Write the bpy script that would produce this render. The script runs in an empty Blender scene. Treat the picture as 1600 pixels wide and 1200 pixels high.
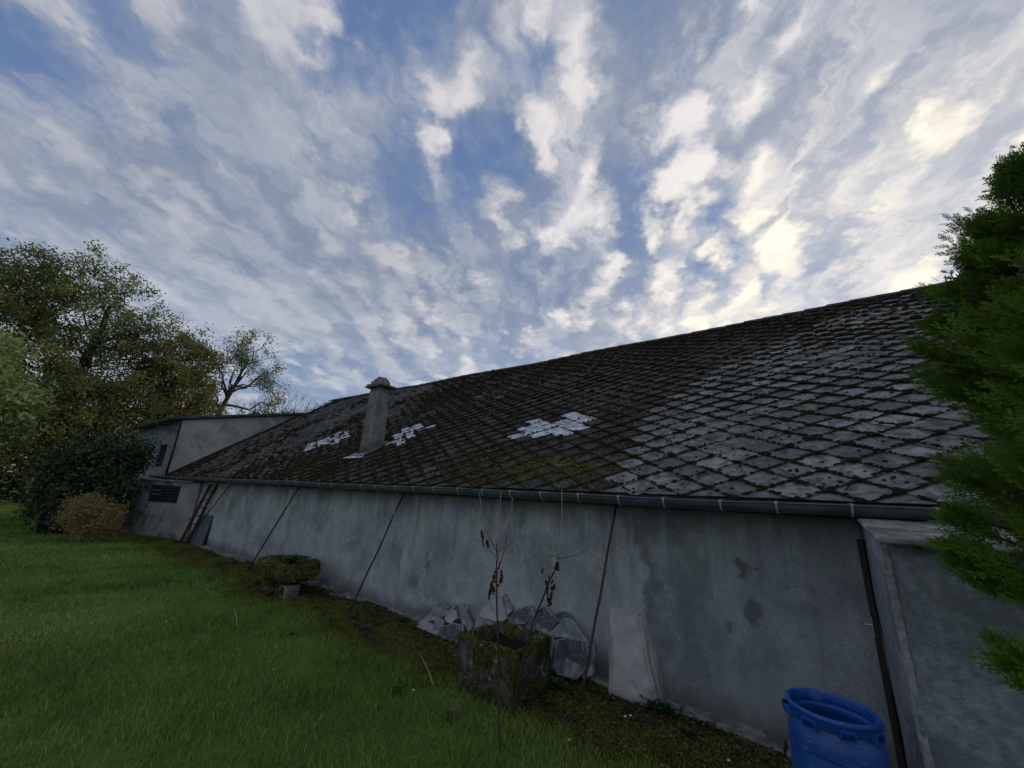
import bpy, bmesh, math, random
import numpy as np
from mathutils import Vector, Matrix, Euler
from mathutils import noise as mnoise

random.seed(7)
rng = np.random.default_rng(7)
PI = math.pi
scene = bpy.context.scene
COL = scene.collection

# ------------------------------------------------------------------ camera
F = 602.0                                     # focal length in pixels of the 1600 px photograph
CAM = Vector((0, 0, 1.9))
M = Matrix(((0.8051746515, -0.1263698930, -0.5794173200),
            (0.5909043283, 0.2537568575, 0.7657934003),
            (0.0502578883, -0.9589776366, 0.2789911060)))      # columns: camera right, down, forward
cam_d = bpy.data.cameras.new('camera')
cam = bpy.data.objects.new('camera', cam_d)
COL.objects.link(cam)
R3 = Matrix((M.col[0], -M.col[1], -M.col[2])).transposed()
cam.matrix_world = Matrix.Translation(CAM) @ R3.to_4x4()
cam_d.sensor_width = 36.0
cam_d.lens = F / 1600 * 36
cam_d.clip_start = 0.05
cam_d.clip_end = 2000
scene.camera = cam


def ray(x, y):
    return M @ Vector((x - 800, y - 600, F))


def at_y(x, y, Y):
    d = ray(x, y)
    return CAM + d * (Y / d.y)


def at_x(x, y, X):
    d = ray(x, y)
    return CAM + d * (X / d.x)


def at_z(x, y, Z=0.0):
    d = ray(x, y)
    return CAM + d * ((Z - CAM.z) / d.z)


# ------------------------------------------------------------------ node helper
class NT:
    def __init__(s, tree):
        s.t = tree
        s.n = tree.nodes
        s.l = tree.links

    def new(s, kind, **kw):
        n = s.n.new(kind)
        for k, v in kw.items():
            setattr(n, k, v)
        return n

    def put(s, sock, v):
        if isinstance(v, bpy.types.NodeSocket):
            s.l.new(v, sock)
        elif v is not None:
            if isinstance(v, (tuple, list)) and len(v) == 3 and sock.type == 'RGBA':
                v = (*v, 1)
            sock.default_value = v

    def math(s, op, a, b=None, c=None, clamp=False):
        n = s.new('ShaderNodeMath', operation=op, use_clamp=clamp)
        s.put(n.inputs[0], a)
        if b is not None: s.put(n.inputs[1], b)
        if c is not None: s.put(n.inputs[2], c)
        return n.outputs[0]

    def vmath(s, op, a, b=None, out=0):
        n = s.new('ShaderNodeVectorMath', operation=op)
        s.put(n.inputs[0], a)
        if b is not None: s.put(n.inputs[1], b)
        return n.outputs[out]

    def scale(s, vec, k):
        n = s.new('ShaderNodeVectorMath', operation='SCALE')
        s.put(n.inputs[0], vec)
        s.put(n.inputs[3], k)
        return n.outputs[0]

    def noise(s, vec, scale, detail=4, rough=.55, dist=0.0):
        n = s.new('ShaderNodeTexNoise')
        s.put(n.inputs['Vector'], vec)
        n.inputs['Scale'].default_value = scale
        n.inputs['Detail'].default_value = detail
        n.inputs['Roughness'].default_value = rough
        n.inputs['Distortion'].default_value = dist
        return n.outputs['Fac']

    def voronoi(s, vec, scale, feature='F1', rnd=1.0):
        n = s.new('ShaderNodeTexVoronoi', feature=feature)
        s.put(n.inputs['Vector'], vec)
        n.inputs['Scale'].default_value = scale
        n.inputs['Randomness'].default_value = rnd
        return n.outputs['Distance']

    def map(s, v, a, b, c=0.0, d=1.0, smooth=True):
        n = s.new('ShaderNodeMapRange', interpolation_type='SMOOTHSTEP' if smooth else 'LINEAR')
        s.put(n.inputs[0], v)
        for i, q in enumerate((a, b, c, d)):
            s.put(n.inputs[1 + i], q)
        return n.outputs[0]

    def mix(s, f, a, b, mode='MIX'):
        n = s.new('ShaderNodeMix', data_type='RGBA', blend_type=mode)
        s.put(n.inputs[0], f)
        s.put(n.inputs[6], a)
        s.put(n.inputs[7], b)
        return n.outputs[2]

    def mapping(s, vec, scale=(1, 1, 1), rot=(0, 0, 0), loc=(0, 0, 0)):
        n = s.new('ShaderNodeMapping')
        s.put(n.inputs[0], vec)
        n.inputs[1].default_value = loc
        n.inputs[2].default_value = rot
        n.inputs[3].default_value = scale
        return n.outputs[0]


# ------------------------------------------------------------------ world
SUN_AZ, SUN_EL = math.radians(13), math.radians(16)
sun_dir = Vector((math.sin(SUN_AZ) * math.cos(SUN_EL), math.cos(SUN_AZ) * math.cos(SUN_EL), math.sin(SUN_EL)))
world = bpy.data.worlds.new("World")
scene.world = world
world.use_nodes = True
W = NT(world.node_tree)
W.n.clear()
sky = W.new('ShaderNodeTexSky', sky_type='NISHITA')
sky.sun_disc = False
sky.sun_elevation = SUN_EL
sky.sun_rotation = SUN_AZ
sky.altitude = 200
sky.dust_density = 0.6
tc = W.new('ShaderNodeTexCoord')
dirv = W.vmath('NORMALIZE', tc.outputs['Generated'])
sep = W.new('ShaderNodeSeparateXYZ')
W.put(sep.inputs[0], dirv)
zc = W.math('ADD', W.math('MAXIMUM', sep.outputs[2], 0.0), 0.26)
px = W.math('DIVIDE', sep.outputs[0], zc)
py = W.math('DIVIDE', sep.outputs[1], zc)
comb = W.new('ShaderNodeCombineXYZ')
W.put(comb.inputs[0], px)
W.put(comb.inputs[1], py)
P2 = comb.outputs[0]
ANG = math.radians(22)                        # the cloud streets run towards this azimuth
Pr = W.mapping(P2, rot=(0, 0, -ANG), loc=(.3126, .0618, 0))


def ncol(v, sc):
    n = W.new('ShaderNodeTexNoise')
    W.put(n.inputs['Vector'], v)
    n.inputs['Scale'].default_value = sc
    n.inputs['Detail'].default_value = 4
    n.inputs['Roughness'].default_value = .6
    return n.outputs['Color']


warp = W.vmath('ADD', Pr, W.scale(W.vmath('SUBTRACT', ncol(Pr, 4.5), (.5, .5, .5)), .22))
warp = W.vmath('ADD', warp, W.scale(W.vmath('SUBTRACT', ncol(Pr, 13), (.5, .5, .5)), .09))
Pst = W.mapping(warp, scale=(1.0, 0.56, 1.0))


def puffs(sc, loc, smooth=.55):
    n = W.new('ShaderNodeTexVoronoi', feature='SMOOTH_F1')
    W.put(n.inputs['Vector'], W.mapping(Pst, loc=loc))
    n.inputs['Scale'].default_value = sc
    n.inputs['Smoothness'].default_value = smooth
    return W.map(n.outputs['Distance'], .62, .0)


big = W.noise(W.mapping(Pr, scale=(1, .7, 1), loc=(3.1, 1.7, 0)), 1.3, 3, .5)
mid = W.noise(W.mapping(Pst, loc=(7.3, 2.2, 0)), 5.0, 6, .6)
fine = W.noise(W.mapping(warp, scale=(1, .7, 1), loc=(1.3, 5.2, 0)), 11.0, 7, .62)
puff = puffs(10.5, (2.3, 1.1, 0), .7)
streak = W.noise(W.mapping(warp, scale=(1.0, .20, 1), loc=(2.2, 8.1, 0)), 8.5, 5, .62)
puff2 = W.noise(W.mapping(Pst, loc=(5.3, 4.1, 0)), 8.5, 3, .5)
den = W.math('ADD', W.math('MULTIPLY', big, .26), W.math('ADD', W.math('MULTIPLY', mid, .34), W.math('MULTIPLY', fine, .09)))
den = W.math('ADD', den, W.math('ADD', W.math('MULTIPLY', puff, .25), W.math('MULTIPLY', puff2, .16)))
# openings (negative) and thick banks (positive) in the cloud deck, each a region of sky
blobs = [(110, 60, .13, -.16), (60, 15, .1, -.07), (660, 205, .17, -.13), (545, 70, .07, -.09), (735, 110, .085, .16), (610, 150, .07, .10),
         (690, 60, .06, -.10), (1110, 110, .05, -.05), (1190, 260, .14, -.03), (760, 230, .08, -.04), (820, 80, .05, -.13), (1240, 395, .08, -.08),
         (150, 330, .42, .12), (330, 120, .2, .03), (1330, 60, .22, .10), (1500, 150, .2, .05), (930, 190, .10, .08), (800, 290, .10, .08),
         (640, 400, .2, .03), (450, 600, .08, -.10), (1000, 330, .14, -.05), (1400, 440, .2, .12), (900, 480, .2, .05), (1450, 240, .1, -.06), (590, 60, .08, -.03)]
wobd = W.vmath('NORMALIZE', W.vmath('ADD', dirv, W.scale(W.vmath('SUBTRACT', ncol(dirv, 7), (.5, .5, .5)), .20)))
for (bx_, by_, rad, amp) in blobs:
    d = ray(bx_, by_).normalized()
    dot = W.vmath('DOT_PRODUCT', wobd, tuple(d), out=1)
    den = W.math('ADD', den, W.map(dot, math.cos(rad * 1.7), 1.0, 0, amp))
den = W.math('ADD', den, W.math('MULTIPLY', W.math('SUBTRACT', streak, .5), .22))
alpha = W.map(den, .255, .56)
lit = W.noise(W.mapping(Pst, loc=(7.33, 2.24, .1)), 6.0, 6, .6)
core = W.math('ADD', W.math('MULTIPLY', puff, .42), W.math('MULTIPLY', lit, .95))
core = W.math('ADD', core, W.math('MULTIPLY', W.math('SUBTRACT', fine, .5), .22))
litm = W.map(core, .44, .94)
litm = W.math('ADD', W.math('MULTIPLY', litm, .92), W.map(streak, .48, .72, 0, .40), clamp=True)
left = W.vmath('DOT_PRODUCT', dirv, tuple(ray(200, 380).normalized()), out=1)
litm = W.math('MULTIPLY', litm, W.map(left, .99, .74, .38, 1.0))
sund = W.vmath('DOT_PRODUCT', dirv, tuple(sun_dir), out=1)
near = W.map(sund, .50, 1.0)
near2 = W.map(sund, .80, .99)
grey = W.mix(near, (.250, .288, .355), (.30, .33, .395))
white = W.mix(near, (.64, .61, .61), (.80, .76, .73))
white = W.mix(near2, white, (.95, .86, .70))
grey = W.mix(near2, grey, (.56, .56, .57))
gvar = W.math('ADD', W.math('MULTIPLY', puff2, .55), W.math('MULTIPLY', streak, .45))
grey = W.mix(W.map(gvar, .42, .60), W.mix(1.0, grey, (.74, .78, .86), 'MULTIPLY'), W.mix(1.0, grey, (1.16, 1.13, 1.10), 'MULTIPLY'))
cl = W.mix(litm, grey, white)
# towards the horizon the deck closes up into a pale veil
low = W.map(sep.outputs[2], .50, .16)
veil = W.mix(W.map(sund, .45, .93), (.44, .49, .57), (.98, .94, .86))
cl = W.mix(W.math('MULTIPLY', low, W.map(sund, .3, .9, .45, .70)), cl, veil)
alpha = W.math('MAXIMUM', alpha, W.math('MULTIPLY', low, .45))
skyc = W.mix(.75, sky.outputs[0], (1.05, 1.75, 3.5))
tot = W.mix(W.math('MULTIPLY', alpha, .95), skyc, W.mix(1.0, cl, (10, 10, 10), 'MULTIPLY'))
tot = W.mix(W.map(sep.outputs[2], .09, .0), tot, W.mix(1.0, veil, (9, 9, 9), 'MULTIPLY'))
tot = W.mix(W.map(sep.outputs[2], -.02, -.10), tot, (1.0, 1.1, .9))
bg = W.new('ShaderNodeBackground')
W.put(bg.inputs[0], tot)
bg.inputs[1].default_value = 0.10
world.cycles.sampling_method = 'MANUAL'
world.cycles.sample_map_resolution = 256
wo = W.new('ShaderNodeOutputWorld')
W.l.new(bg.outputs[0], wo.inputs[0])
for n in W.n:
    if n.bl_idname == 'ShaderNodeMix':
        n.clamp_factor = True

sd = bpy.data.lights.new('sun', 'SUN')
sd.energy = 0.5
sd.angle = math.radians(14)
sd.color = (1.0, .90, .76)
sun = bpy.data.objects.new('sun', sd)
sun.rotation_euler = (-sun_dir).to_track_quat('-Z', 'Y').to_euler()
COL.objects.link(sun)

scene.view_settings.view_transform = 'Standard'
scene.view_settings.look = 'None'
scene.view_settings.gamma = 1
scene.view_settings.exposure = 0.32
scene.view_settings.use_curve_mapping = False


# ------------------------------------------------------------------ materials
def new_mat(name):
    m = bpy.data.materials.new(name)
    m.use_nodes = True
    t = NT(m.node_tree)
    t.n.clear()
    out = t.new('ShaderNodeOutputMaterial')
    b = t.new('ShaderNodeBsdfPrincipled')
    t.l.new(b.outputs[0], out.inputs[0])
    t.b = b
    t.out = out
    t.pos = t.new('ShaderNodeNewGeometry').outputs['Position']
    t.obj = t.new('ShaderNodeTexCoord').outputs['Object']
    return m, t


def finish(t, col, rough=.85, bump=None, strength=.5, dist=.01, spec=.3, metal=0.0):
    t.put(t.b.inputs['Base Color'], col)
    t.put(t.b.inputs['Roughness'], rough)
    t.put(t.b.inputs['Specular IOR Level'], spec)
    t.put(t.b.inputs['Metallic'], metal)
    if bump is not None:
        b = t.new('ShaderNodeBump')
        b.inputs['Strength'].default_value = strength
        b.inputs['Distance'].default_value = dist
        t.put(b.inputs['Height'], bump)
        t.l.new(b.outputs[0], t.b.inputs['Normal'])


def speckle(name, c1, c2, scale=8, rough=.85, bump=.4, dist=.01, spec=.3, metal=0, c3=None, s3=2.0, obj=False):
    m, t = new_mat(name)
    v = t.obj if obj else t.pos
    n = t.noise(v, scale, 7, .65)
    c = t.mix(t.map(n, .35, .65), c1, c2)
    if c3 is not None:
        c = t.mix(t.map(t.noise(v, s3, 5, .6, .6), .5, .64), c, c3)
    finish(t, c, rough, n, bump, dist, spec, metal)
    return m


def attr_mat(name, cols, rough=.8, spec=.2, sub=0.0, trans=0.0, noise_scale=None, noise_amt=.3):
    """colour from the per-vertex float 'tint' (0..1) through a ramp: the thing's own colour variation"""
    m, t = new_mat(name)
    a = t.new('ShaderNodeAttribute', attribute_name='tint')
    r = t.new('ShaderNodeValToRGB')
    el = r.color_ramp.elements
    while len(el) < len(cols): el.new(.5)
    for i, c in enumerate(cols):
        el[i].position = i / (len(cols) - 1)
        el[i].color = (*c, 1)
    fac = a.outputs['Fac']
    if noise_scale:
        fac = t.math('ADD', fac, t.math('MULTIPLY', t.math('SUBTRACT', t.noise(t.pos, noise_scale, 4), .5), noise_amt), clamp=True)
    t.put(r.inputs[0], fac)
    finish(t, r.outputs[0], rough, spec=spec)
    if trans:
        tr = t.new('ShaderNodeBsdfTranslucent')
        t.put(tr.inputs[0], r.outputs[0])
        mx = t.new('ShaderNodeMixShader')
        mx.inputs[0].default_value = trans
        t.l.new(t.b.outputs[0], mx.inputs[1])
        t.l.new(tr.outputs[0], mx.inputs[2])
        t.l.new(mx.outputs[0], t.out.inputs[0])
    return m


# rendered wall: grey cement render, mottled, damp stains of their own shape
def wall_mat():
    m, t = new_mat('cement_render')
    p = t.pos
    n1 = t.noise(p, 1.1, 6, .6, .4)
    n2 = t.noise(t.mapping(p, scale=(1, 1, .35)), 4.0, 7, .65, .3)
    n3 = t.noise(p, 60, 4, .6)
    c = t.mix(t.map(n1, .36, .62), (.25, .285, .29), (.43, .465, .46))
    cl_n = t.noise(p, 2.6, 8, .68, 1.2)
    c = t.mix(t.math('MULTIPLY', t.map(cl_n, .50, .64), .65), c, (.50, .525, .54))
    c = t.mix(t.math('MULTIPLY', t.map(n2, .46, .66), .40), c, (.19, .215, .215))
    c = t.mix(t.math('MULTIPLY', t.map(t.noise(p, 2.3, 5, .7, .8), .53, .62), .5), c, (.37, .365, .43))
    c = t.mix(t.math('MULTIPLY', t.map(t.noise(p, 9, 7, .75, .6), .54, .66), .35), c, (.16, .18, .178))
    # long vertical damp runs
    run = t.noise(t.mapping(p, scale=(1, 1, .16)), 2.6, 5, .6, .5)
    c = t.mix(t.math('MULTIPLY', t.map(run, .56, .68), .35), c, (.15, .175, .17))
    # right part: annexe and eaves shading put into colour, ragged edge; dark stain bands
    sx = t.new('ShaderNodeSeparateXYZ')
    t.put(sx.inputs[0], p)
    rag = t.math('ADD', sx.outputs[0], t.math('MULTIPLY', t.math('SUBTRACT', t.noise(p, 2.2, 5, .6), .5), .9))
    c = t.mix(t.math('MULTIPLY', t.map(rag, -1.72, -1.46), .36), c, (.17, .20, .21))
    rag2 = t.math('ADD', sx.outputs[0], t.math('MULTIPLY', t.math('SUBTRACT', t.noise(p, 1.7, 6, .65), .5), 1.6))
    band = t.math('MULTIPLY', t.map(rag2, -1.30, -1.18), t.map(rag2, -.86, -.98))
    c = t.mix(t.math('MULTIPLY', band, .38), c, (.115, .135, .13))
    band2 = t.math('MULTIPLY', t.map(rag, -1.62, -1.56), t.map(rag, -1.36, -1.5))
    c = t.mix(t.math('MULTIPLY', band2, .5), c, (.075, .09, .088))
    # small damp spots
    wob = t.vmath('ADD', p, t.scale(t.vmath('SUBTRACT', t.new_noise_col(p, 7), (.5, .5, .5)), .30))
    for (qx, qy, rx, rz, st) in ((1165, 890, .06, .10, .75), (1176, 958, .075, .15, .7), (668, 880, .06, .13, .6), (645, 905, .12, .14, .45),
                                 (1145, 975, .03, .06, .5), (1060, 830, .05, .05, .5), (700, 850, .3, .2, .2), (360, 800, .4, .3, .3)):
        w = at_y(qx, qy, 4.655)
        e = t.mapping(t.vmath('SUBTRACT', wob, tuple(w)), scale=(1 / rx, 0, 1 / rz))
        ln = t.vmath('LENGTH', e, out=1)
        c = t.mix(t.math('MULTIPLY', t.map(ln, 1.25, .55), st), c, (.07, .085, .09))
    # green algae and splashed earth along the foot, darker streaks under the eaves
    foot = t.math('ADD', sx.outputs[2], t.math('MULTIPLY', t.noise(p, 3.5, 5), -.35))
    c = t.mix(t.math('MULTIPLY', t.map(foot, .12, -.13), .7), c, (.075, .085, .06))
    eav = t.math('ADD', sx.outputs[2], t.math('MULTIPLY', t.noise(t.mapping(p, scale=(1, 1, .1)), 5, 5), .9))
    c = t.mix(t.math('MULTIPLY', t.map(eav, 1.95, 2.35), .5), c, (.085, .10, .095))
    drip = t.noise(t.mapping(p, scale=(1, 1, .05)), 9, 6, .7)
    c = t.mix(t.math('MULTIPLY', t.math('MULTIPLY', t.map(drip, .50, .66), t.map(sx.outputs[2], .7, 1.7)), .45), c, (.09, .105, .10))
    c = t.mix(t.math('MULTIPLY', t.map(n3, .42, .68), .38), c, (.13, .145, .145))
    c = t.mix(t.map(t.noise(p, 38, 6, .75), .66, .72), c, (.06, .07, .07))
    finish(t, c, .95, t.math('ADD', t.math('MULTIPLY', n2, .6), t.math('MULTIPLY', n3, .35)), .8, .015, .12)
    return m


def _nc(t, v, s):
    n = t.new('ShaderNodeTexNoise')
    t.put(n.inputs['Vector'], v)
    n.inputs['Scale'].default_value = s
    n.inputs['Detail'].default_value = 5
    return n.outputs['Color']


NT.new_noise_col = _nc
MT = {}
MT['wall'] = wall_mat()
MT['render_pale'] = speckle('pale_render', (.40, .395, .36), (.30, .30, .28), 1.6, .92, .3, .01, .2, c3=(.24, .235, .22), s3=.9)
MT['render_skylit'] = speckle('skylit_render', (.22, .25, .28), (.28, .31, .34), 2.0, .92, .3, .01, .2)  # bluish sky light on the outbuilding front put into the colour
MT['render_low'] = speckle('lean_to_render', (.30, .305, .29), (.20, .205, .20), 2.2, .92, .4, .01, .2, c3=(.10, .10, .09), s3=1.2)
MT['annexe'] = speckle('rough_cast', (.21, .235, .255), (.34, .365, .385), 16, .95, 1.0, .03, .15, c3=(.18, .205, .225), s3=1.4)
MT['annexe_edge'] = speckle('worn_edge_render', (.36, .375, .385), (.20, .215, .225), 16, .95, .9, .015, .15)
MT['concrete'] = speckle('old_concrete', (.24, .24, .22), (.11, .112, .10), 9, .92, .8, .01, .2, c3=(.32, .32, .30), s3=3.2)
MT['buttress'] = speckle('buttress_render', (.47, .48, .455), (.34, .35, .335), 6, .93, .6, .01, .2, c3=(.26, .27, .255), s3=2.5)
MT['cap_slab'] = speckle('mossy_slab', (.25, .25, .24), (.12, .12, .115), 6, .9, .8, .01, .2, c3=(.36, .36, .35), s3=4.5)
MT['rock'] = speckle('granite_rubble', (.23, .21, .18), (.13, .115, .10), 18, .9, .9, .02, .2)
MT['flue'] = speckle('fibre_cement_flue', (.235, .235, .22), (.15, .15, .142), 5, .88, .35, .006, .3, c3=(.12, .125, .12), s3=3.0)
MT['iron'] = speckle('rusty_rod', (.05, .03, .025), (.10, .055, .045), 30, .8, .5, .002, .3)
MT['dark_rod'] = speckle('dark_wood_rod', (.035, .03, .03), (.06, .05, .045), 30, .85, .5, .002, .3)
MT['ladder'] = speckle('red_ladder_paint', (.085, .024, .020), (.045, .022, .020), 12, .75, .4, .002, .3)
MT['brown_wood'] = speckle('brown_board', (.030, .022, .020), (.050, .036, .032), 12, .8, .5, .003, .3)
MT['steel'] = speckle('bright_bolt', (.6, .6, .62), (.5, .5, .52), 40, .35, .1, .001, .5, metal=.9)
MT['panel'] = speckle('grey_sheet', (.07, .10, .125), (.10, .13, .15), 5, .7, .2, .002, .4)
MT['dark'] = speckle('dark_interior', (.012, .012, .013), (.02, .02, .021), 5, .9, .1, .002, .2)
MT['fascia'] = speckle('dark_fascia', (.022, .022, .024), (.04, .04, .042), 10, .85, .3, .003, .2)
MT['rubber'] = speckle('roofing_edge', (.04, .042, .045), (.075, .078, .08), 3, .8, .3, .004, .3)
MT['underlay'] = speckle('under_tiles', (.012, .011, .009), (.02, .018, .013), 12, .95, .4, .005, .1)
MT['slab_edge'] = speckle('broken_slate_edge', (.38, .39, .40), (.17, .18, .19), 22, .75, .7, .004, .35)


def slate_mat(name, a, b, dust, amt):
    m, t = new_mat(name)
    n = t.noise(t.obj, 5, 6, .6, .5)
    n2 = t.noise(t.obj, 40, 4, .6)
    c = t.mix(t.map(n, .35, .65), a, b)
    c = t.mix(t.math('MULTIPLY', t.map(t.noise(t.obj, 2.4, 6, .65, 1.2), .47, .62), amt), c, dust)
    finish(t, c, .62, t.math('ADD', n, t.math('MULTIPLY', n2, .3)), .5, .006, .45)
    return m


MT['slate'] = slate_mat('blue_slate', (.040, .048, .060), (.085, .10, .115), (.34, .36, .38), .8)
MT['slate_pale'] = slate_mat('pale_slate', (.26, .275, .27), (.38, .38, .35), (.45, .44, .38), .7)
MT['slate_mid'] = slate_mat('grey_slate', (.11, .13, .145), (.24, .26, .28), (.42, .44, .45), .85)


# fibre-cement diamond tiles: base colour carried by the mesh, lichen and wear from the object coordinates
def tile_mat(name, cols, lich, lamt, moss, mamt):
    m, t = new_mat(name)
    a = t.new('ShaderNodeAttribute', attribute_name='tint')
    r = t.new('ShaderNodeValToRGB')
    r.color_ramp.elements[0].color = (*cols[0], 1)
    r.color_ramp.elements[1].color = (*cols[1], 1)
    t.put(r.inputs[0], a.outputs['Fac'])
    n = t.noise(t.pos, 9, 7, .68, .3)
    c = t.mix(t.math('MULTIPLY', t.map(n, .42, .62), .80), r.outputs[0], (cols[0][0] * .5, cols[0][1] * .5, cols[0][2] * .5))
    sp = t.noise(t.pos, 26, 5, .7)
    c = t.mix(t.math('MULTIPLY', t.map(sp, .58, .68), lamt), c, lich)
    dk = t.voronoi(t.pos, 13)
    msk = t.math('MULTIPLY', t.map(dk, .20, .12), t.map(t.noise(t.pos, 3.0, 3), .50, .62))
    c = t.mix(msk, c, (.016, .015, .010))
    ms = t.noise(t.pos, 4.5, 6, .7, .5)
    c = t.mix(t.math('MULTIPLY', t.map(ms, .48, .62), mamt), c, moss)
    finish(t, c, t.map(n, .3, .7, .7, .92), t.math('ADD', n, t.math('MULTIPLY', sp, .6)), .6, .006, .22)
    return m


MT['tile_light'] = tile_mat('grey_tile', ((.125, .125, .120), (.275, .276, .268)), (.30, .31, .30), .6, (.028, .026, .014), .35)
MT['tile_dark'] = tile_mat('weathered_tile', ((.034, .032, .028), (.125, .123, .118)), (.22, .22, .21), .35, (.034, .034, .012), .50)
m, t = new_mat('zinc_patch')
nz = t.noise(t.mapping(t.pos, scale=(1, 3, 3)), 3.5, 3, .5, 1.5)
finish(t, t.mix(t.map(nz, .35, .65), (.22, .23, .26), (.74, .75, .77)), t.map(nz, .3, .7, .28, .5), nz, .6, .02, .5, .75)
MT['zinc'] = m
m, t = new_mat('gutter_zinc')
ng = t.noise(t.mapping(t.pos, scale=(.5, 1, 1)), 6, 6, .6)
finish(t, t.mix(t.map(ng, .35, .65), (.070, .092, .105), (.12, .145, .158)), t.map(ng, .3, .7, .36, .6), ng, .15, .003, .5, .35)
MT['gutter'] = m
m, t = new_mat('bracket_zinc')
finish(t, (.36, .38, .39), .5, t.noise(t.pos, 30, 3), .2, .002, .5, .3)
MT['bracket'] = m
m, t = new_mat('blue_plastic')
nb = t.noise(t.obj, 4, 6, .65, .6)
cb = t.mix(t.map(nb, .38, .68), (.005, .060, .27), (.011, .095, .38))
cb = t.mix(t.math('MULTIPLY', t.map(t.noise(t.mapping(t.obj, scale=(1, 1, .25)), 9, 6, .7), .55, .72), .35), cb, (.05, .09, .16))
szd = t.new('ShaderNodeSeparateXYZ')
t.put(szd.inputs[0], t.obj)
cb = t.mix(t.math('MULTIPLY', t.map(t.noise(t.mapping(t.obj, scale=(1, 1, 6)), 7, 7, .75), .56, .66), .6), cb, (.16, .24, .42))
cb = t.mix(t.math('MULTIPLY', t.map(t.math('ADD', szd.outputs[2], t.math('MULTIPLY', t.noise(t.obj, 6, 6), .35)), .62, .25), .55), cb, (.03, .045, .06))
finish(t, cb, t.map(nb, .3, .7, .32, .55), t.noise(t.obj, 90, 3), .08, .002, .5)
MT['blue'] = m
m, t = new_mat('window_glass')
finish(t, (.02, .025, .03), .12, t.noise(t.pos, 2, 2), .05, .01, .6)
MT['glass'] = m


# mossy granite
def granite(name, mossy):
    m, t = new_mat(name)
    n = t.noise(t.obj, 9, 7, .7)
    c = t.mix(t.map(n, .36, .64), (.045, .045, .038), (.15, .15, .14))
    g = t.new('ShaderNodeNewGeometry')
    sz = t.new('ShaderNodeSeparateXYZ')
    t.put(sz.inputs[0], g.outputs['Normal'])
    mm = t.math('ADD', t.noise(t.obj, 3.4, 6, .65, .5), t.math('MULTIPLY', sz.outputs[2], .10))
    c = t.mix(t.map(mm, .50 - mossy, .60 - mossy), c, t.mix(t.map(t.noise(t.obj, 22, 4), .35, .65), (.022, .026, .008), (.075, .075, .018)))
    li = t.noise(t.obj, 5.0, 6, .7, 1.0)
    c = t.mix(t.map(li, .60, .64), c, (.34, .34, .31))
    finish(t, c, .95, t.math('ADD', n, t.math('MULTIPLY', t.noise(t.obj, 45, 4), .5)), 1.0, .02, .15)
    return m


MT['granite'] = granite('mossy_granite', .06)
MT['granite2'] = granite('very_mossy_granite', .11)

# ground: turf soil, moss and bare earth along the wall
m, t = new_mat('ground_cover')
sx = t.new('ShaderNodeSeparateXYZ')
t.put(sx.inputs[0], t.pos)
edge = t.math('ADD', sx.outputs[1], t.math('MULTIPLY', t.math('SUBTRACT', t.noise(t.pos, 1.1, 5, .6), .5), .9))
turf = t.mix(t.map(t.noise(t.pos, .9, 6, .65), .36, .64), (.085, .135, .028), (.14, .20, .042))
turf = t.mix(t.math('MULTIPLY', t.map(t.noise(t.pos, .35, 4), .5, .66), .6), turf, (.085, .092, .030))
mossc = t.mix(t.map(t.noise(t.pos, 7, 6, .7), .36, .64), (.024, .024, .012), (.085, .086, .018))
mossc = t.mix(t.map(t.noise(t.pos, 2.2, 6, .7, .4), .52, .62), mossc, (.030, .026, .020))
mossc = t.mix(t.math('MULTIPLY', t.map(t.noise(t.pos, 3.1, 6, .75, .8), .58, .64), .7), mossc, (.12, .115, .105))
c = t.mix(t.map(edge, 3.35, 3.60), turf, mossc)
far = t.math('MAXIMUM', t.map(sx.outputs[0], 1.2, 2.2), 0.0)
finish(t, c, .95, t.noise(t.pos, 14, 8, .7), 1.0, .05, .1)
MT['ground'] = m
MT['grass'] = attr_mat('grass_blades', ((.075, .140, .024), (.140, .262, .042), (.215, .335, .066), (.38, .37, .15)), .7, .25, trans=.25, noise_scale=.8, noise_amt=.45)
MT['mossblade'] = attr_mat('ground_moss', ((.045, .058, .014), (.105, .130, .022), (.18, .20, .034), (.24, .21, .07)), .9, .1, noise_scale=2.2, noise_amt=.9)
MT['roofmoss'] = attr_mat('roof_moss', ((.012, .010, .007), (.036, .032, .014), (.085, .080, .016), (.17, .165, .022)), .95, .05)
MT['litter'] = attr_mat('fallen_leaves', ((.022, .015, .010), (.05, .034, .022), (.10, .070, .045), (.16, .13, .10)), .9, .1)
MT['oak'] = attr_mat('oak_leaves', ((.085, .118, .038), (.165, .205, .066), (.26, .28, .10), (.34, .30, .12)), .8, .15, trans=.3)
MT['oak_brown'] = attr_mat('autumn_leaves', ((.09, .118, .038), (.175, .195, .060), (.27, .25, .078), (.32, .23, .07)), .8, .15, trans=.3)
MT['walnut'] = attr_mat('broad_leaves', ((.085, .13, .042), (.17, .24, .075), (.28, .34, .12), (.40, .44, .20)), .6, .3, trans=.3)
MT['laurel'] = attr_mat('laurel_leaves', ((.016, .036, .016), (.040, .075, .030), (.085, .135, .055)), .5, .35, trans=.1)
MT['hedge'] = attr_mat('hedge_leaves', ((.02, .04, .014), (.042, .072, .022), (.07, .10, .03)), .7, .2, trans=.15)
MT['tanleaf'] = attr_mat('tan_leaves', ((.19, .16, .06), (.34, .29, .11), (.42, .35, .14), (.36, .18, .10)), .8, .15, trans=.3)
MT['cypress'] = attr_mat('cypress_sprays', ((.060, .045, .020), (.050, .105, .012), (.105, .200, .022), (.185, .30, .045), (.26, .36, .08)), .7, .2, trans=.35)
MT['weed'] = attr_mat('weed_leaves', ((.02, .05, .012), (.045, .095, .02), (.08, .13, .035)), .6, .3, trans=.2)
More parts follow.
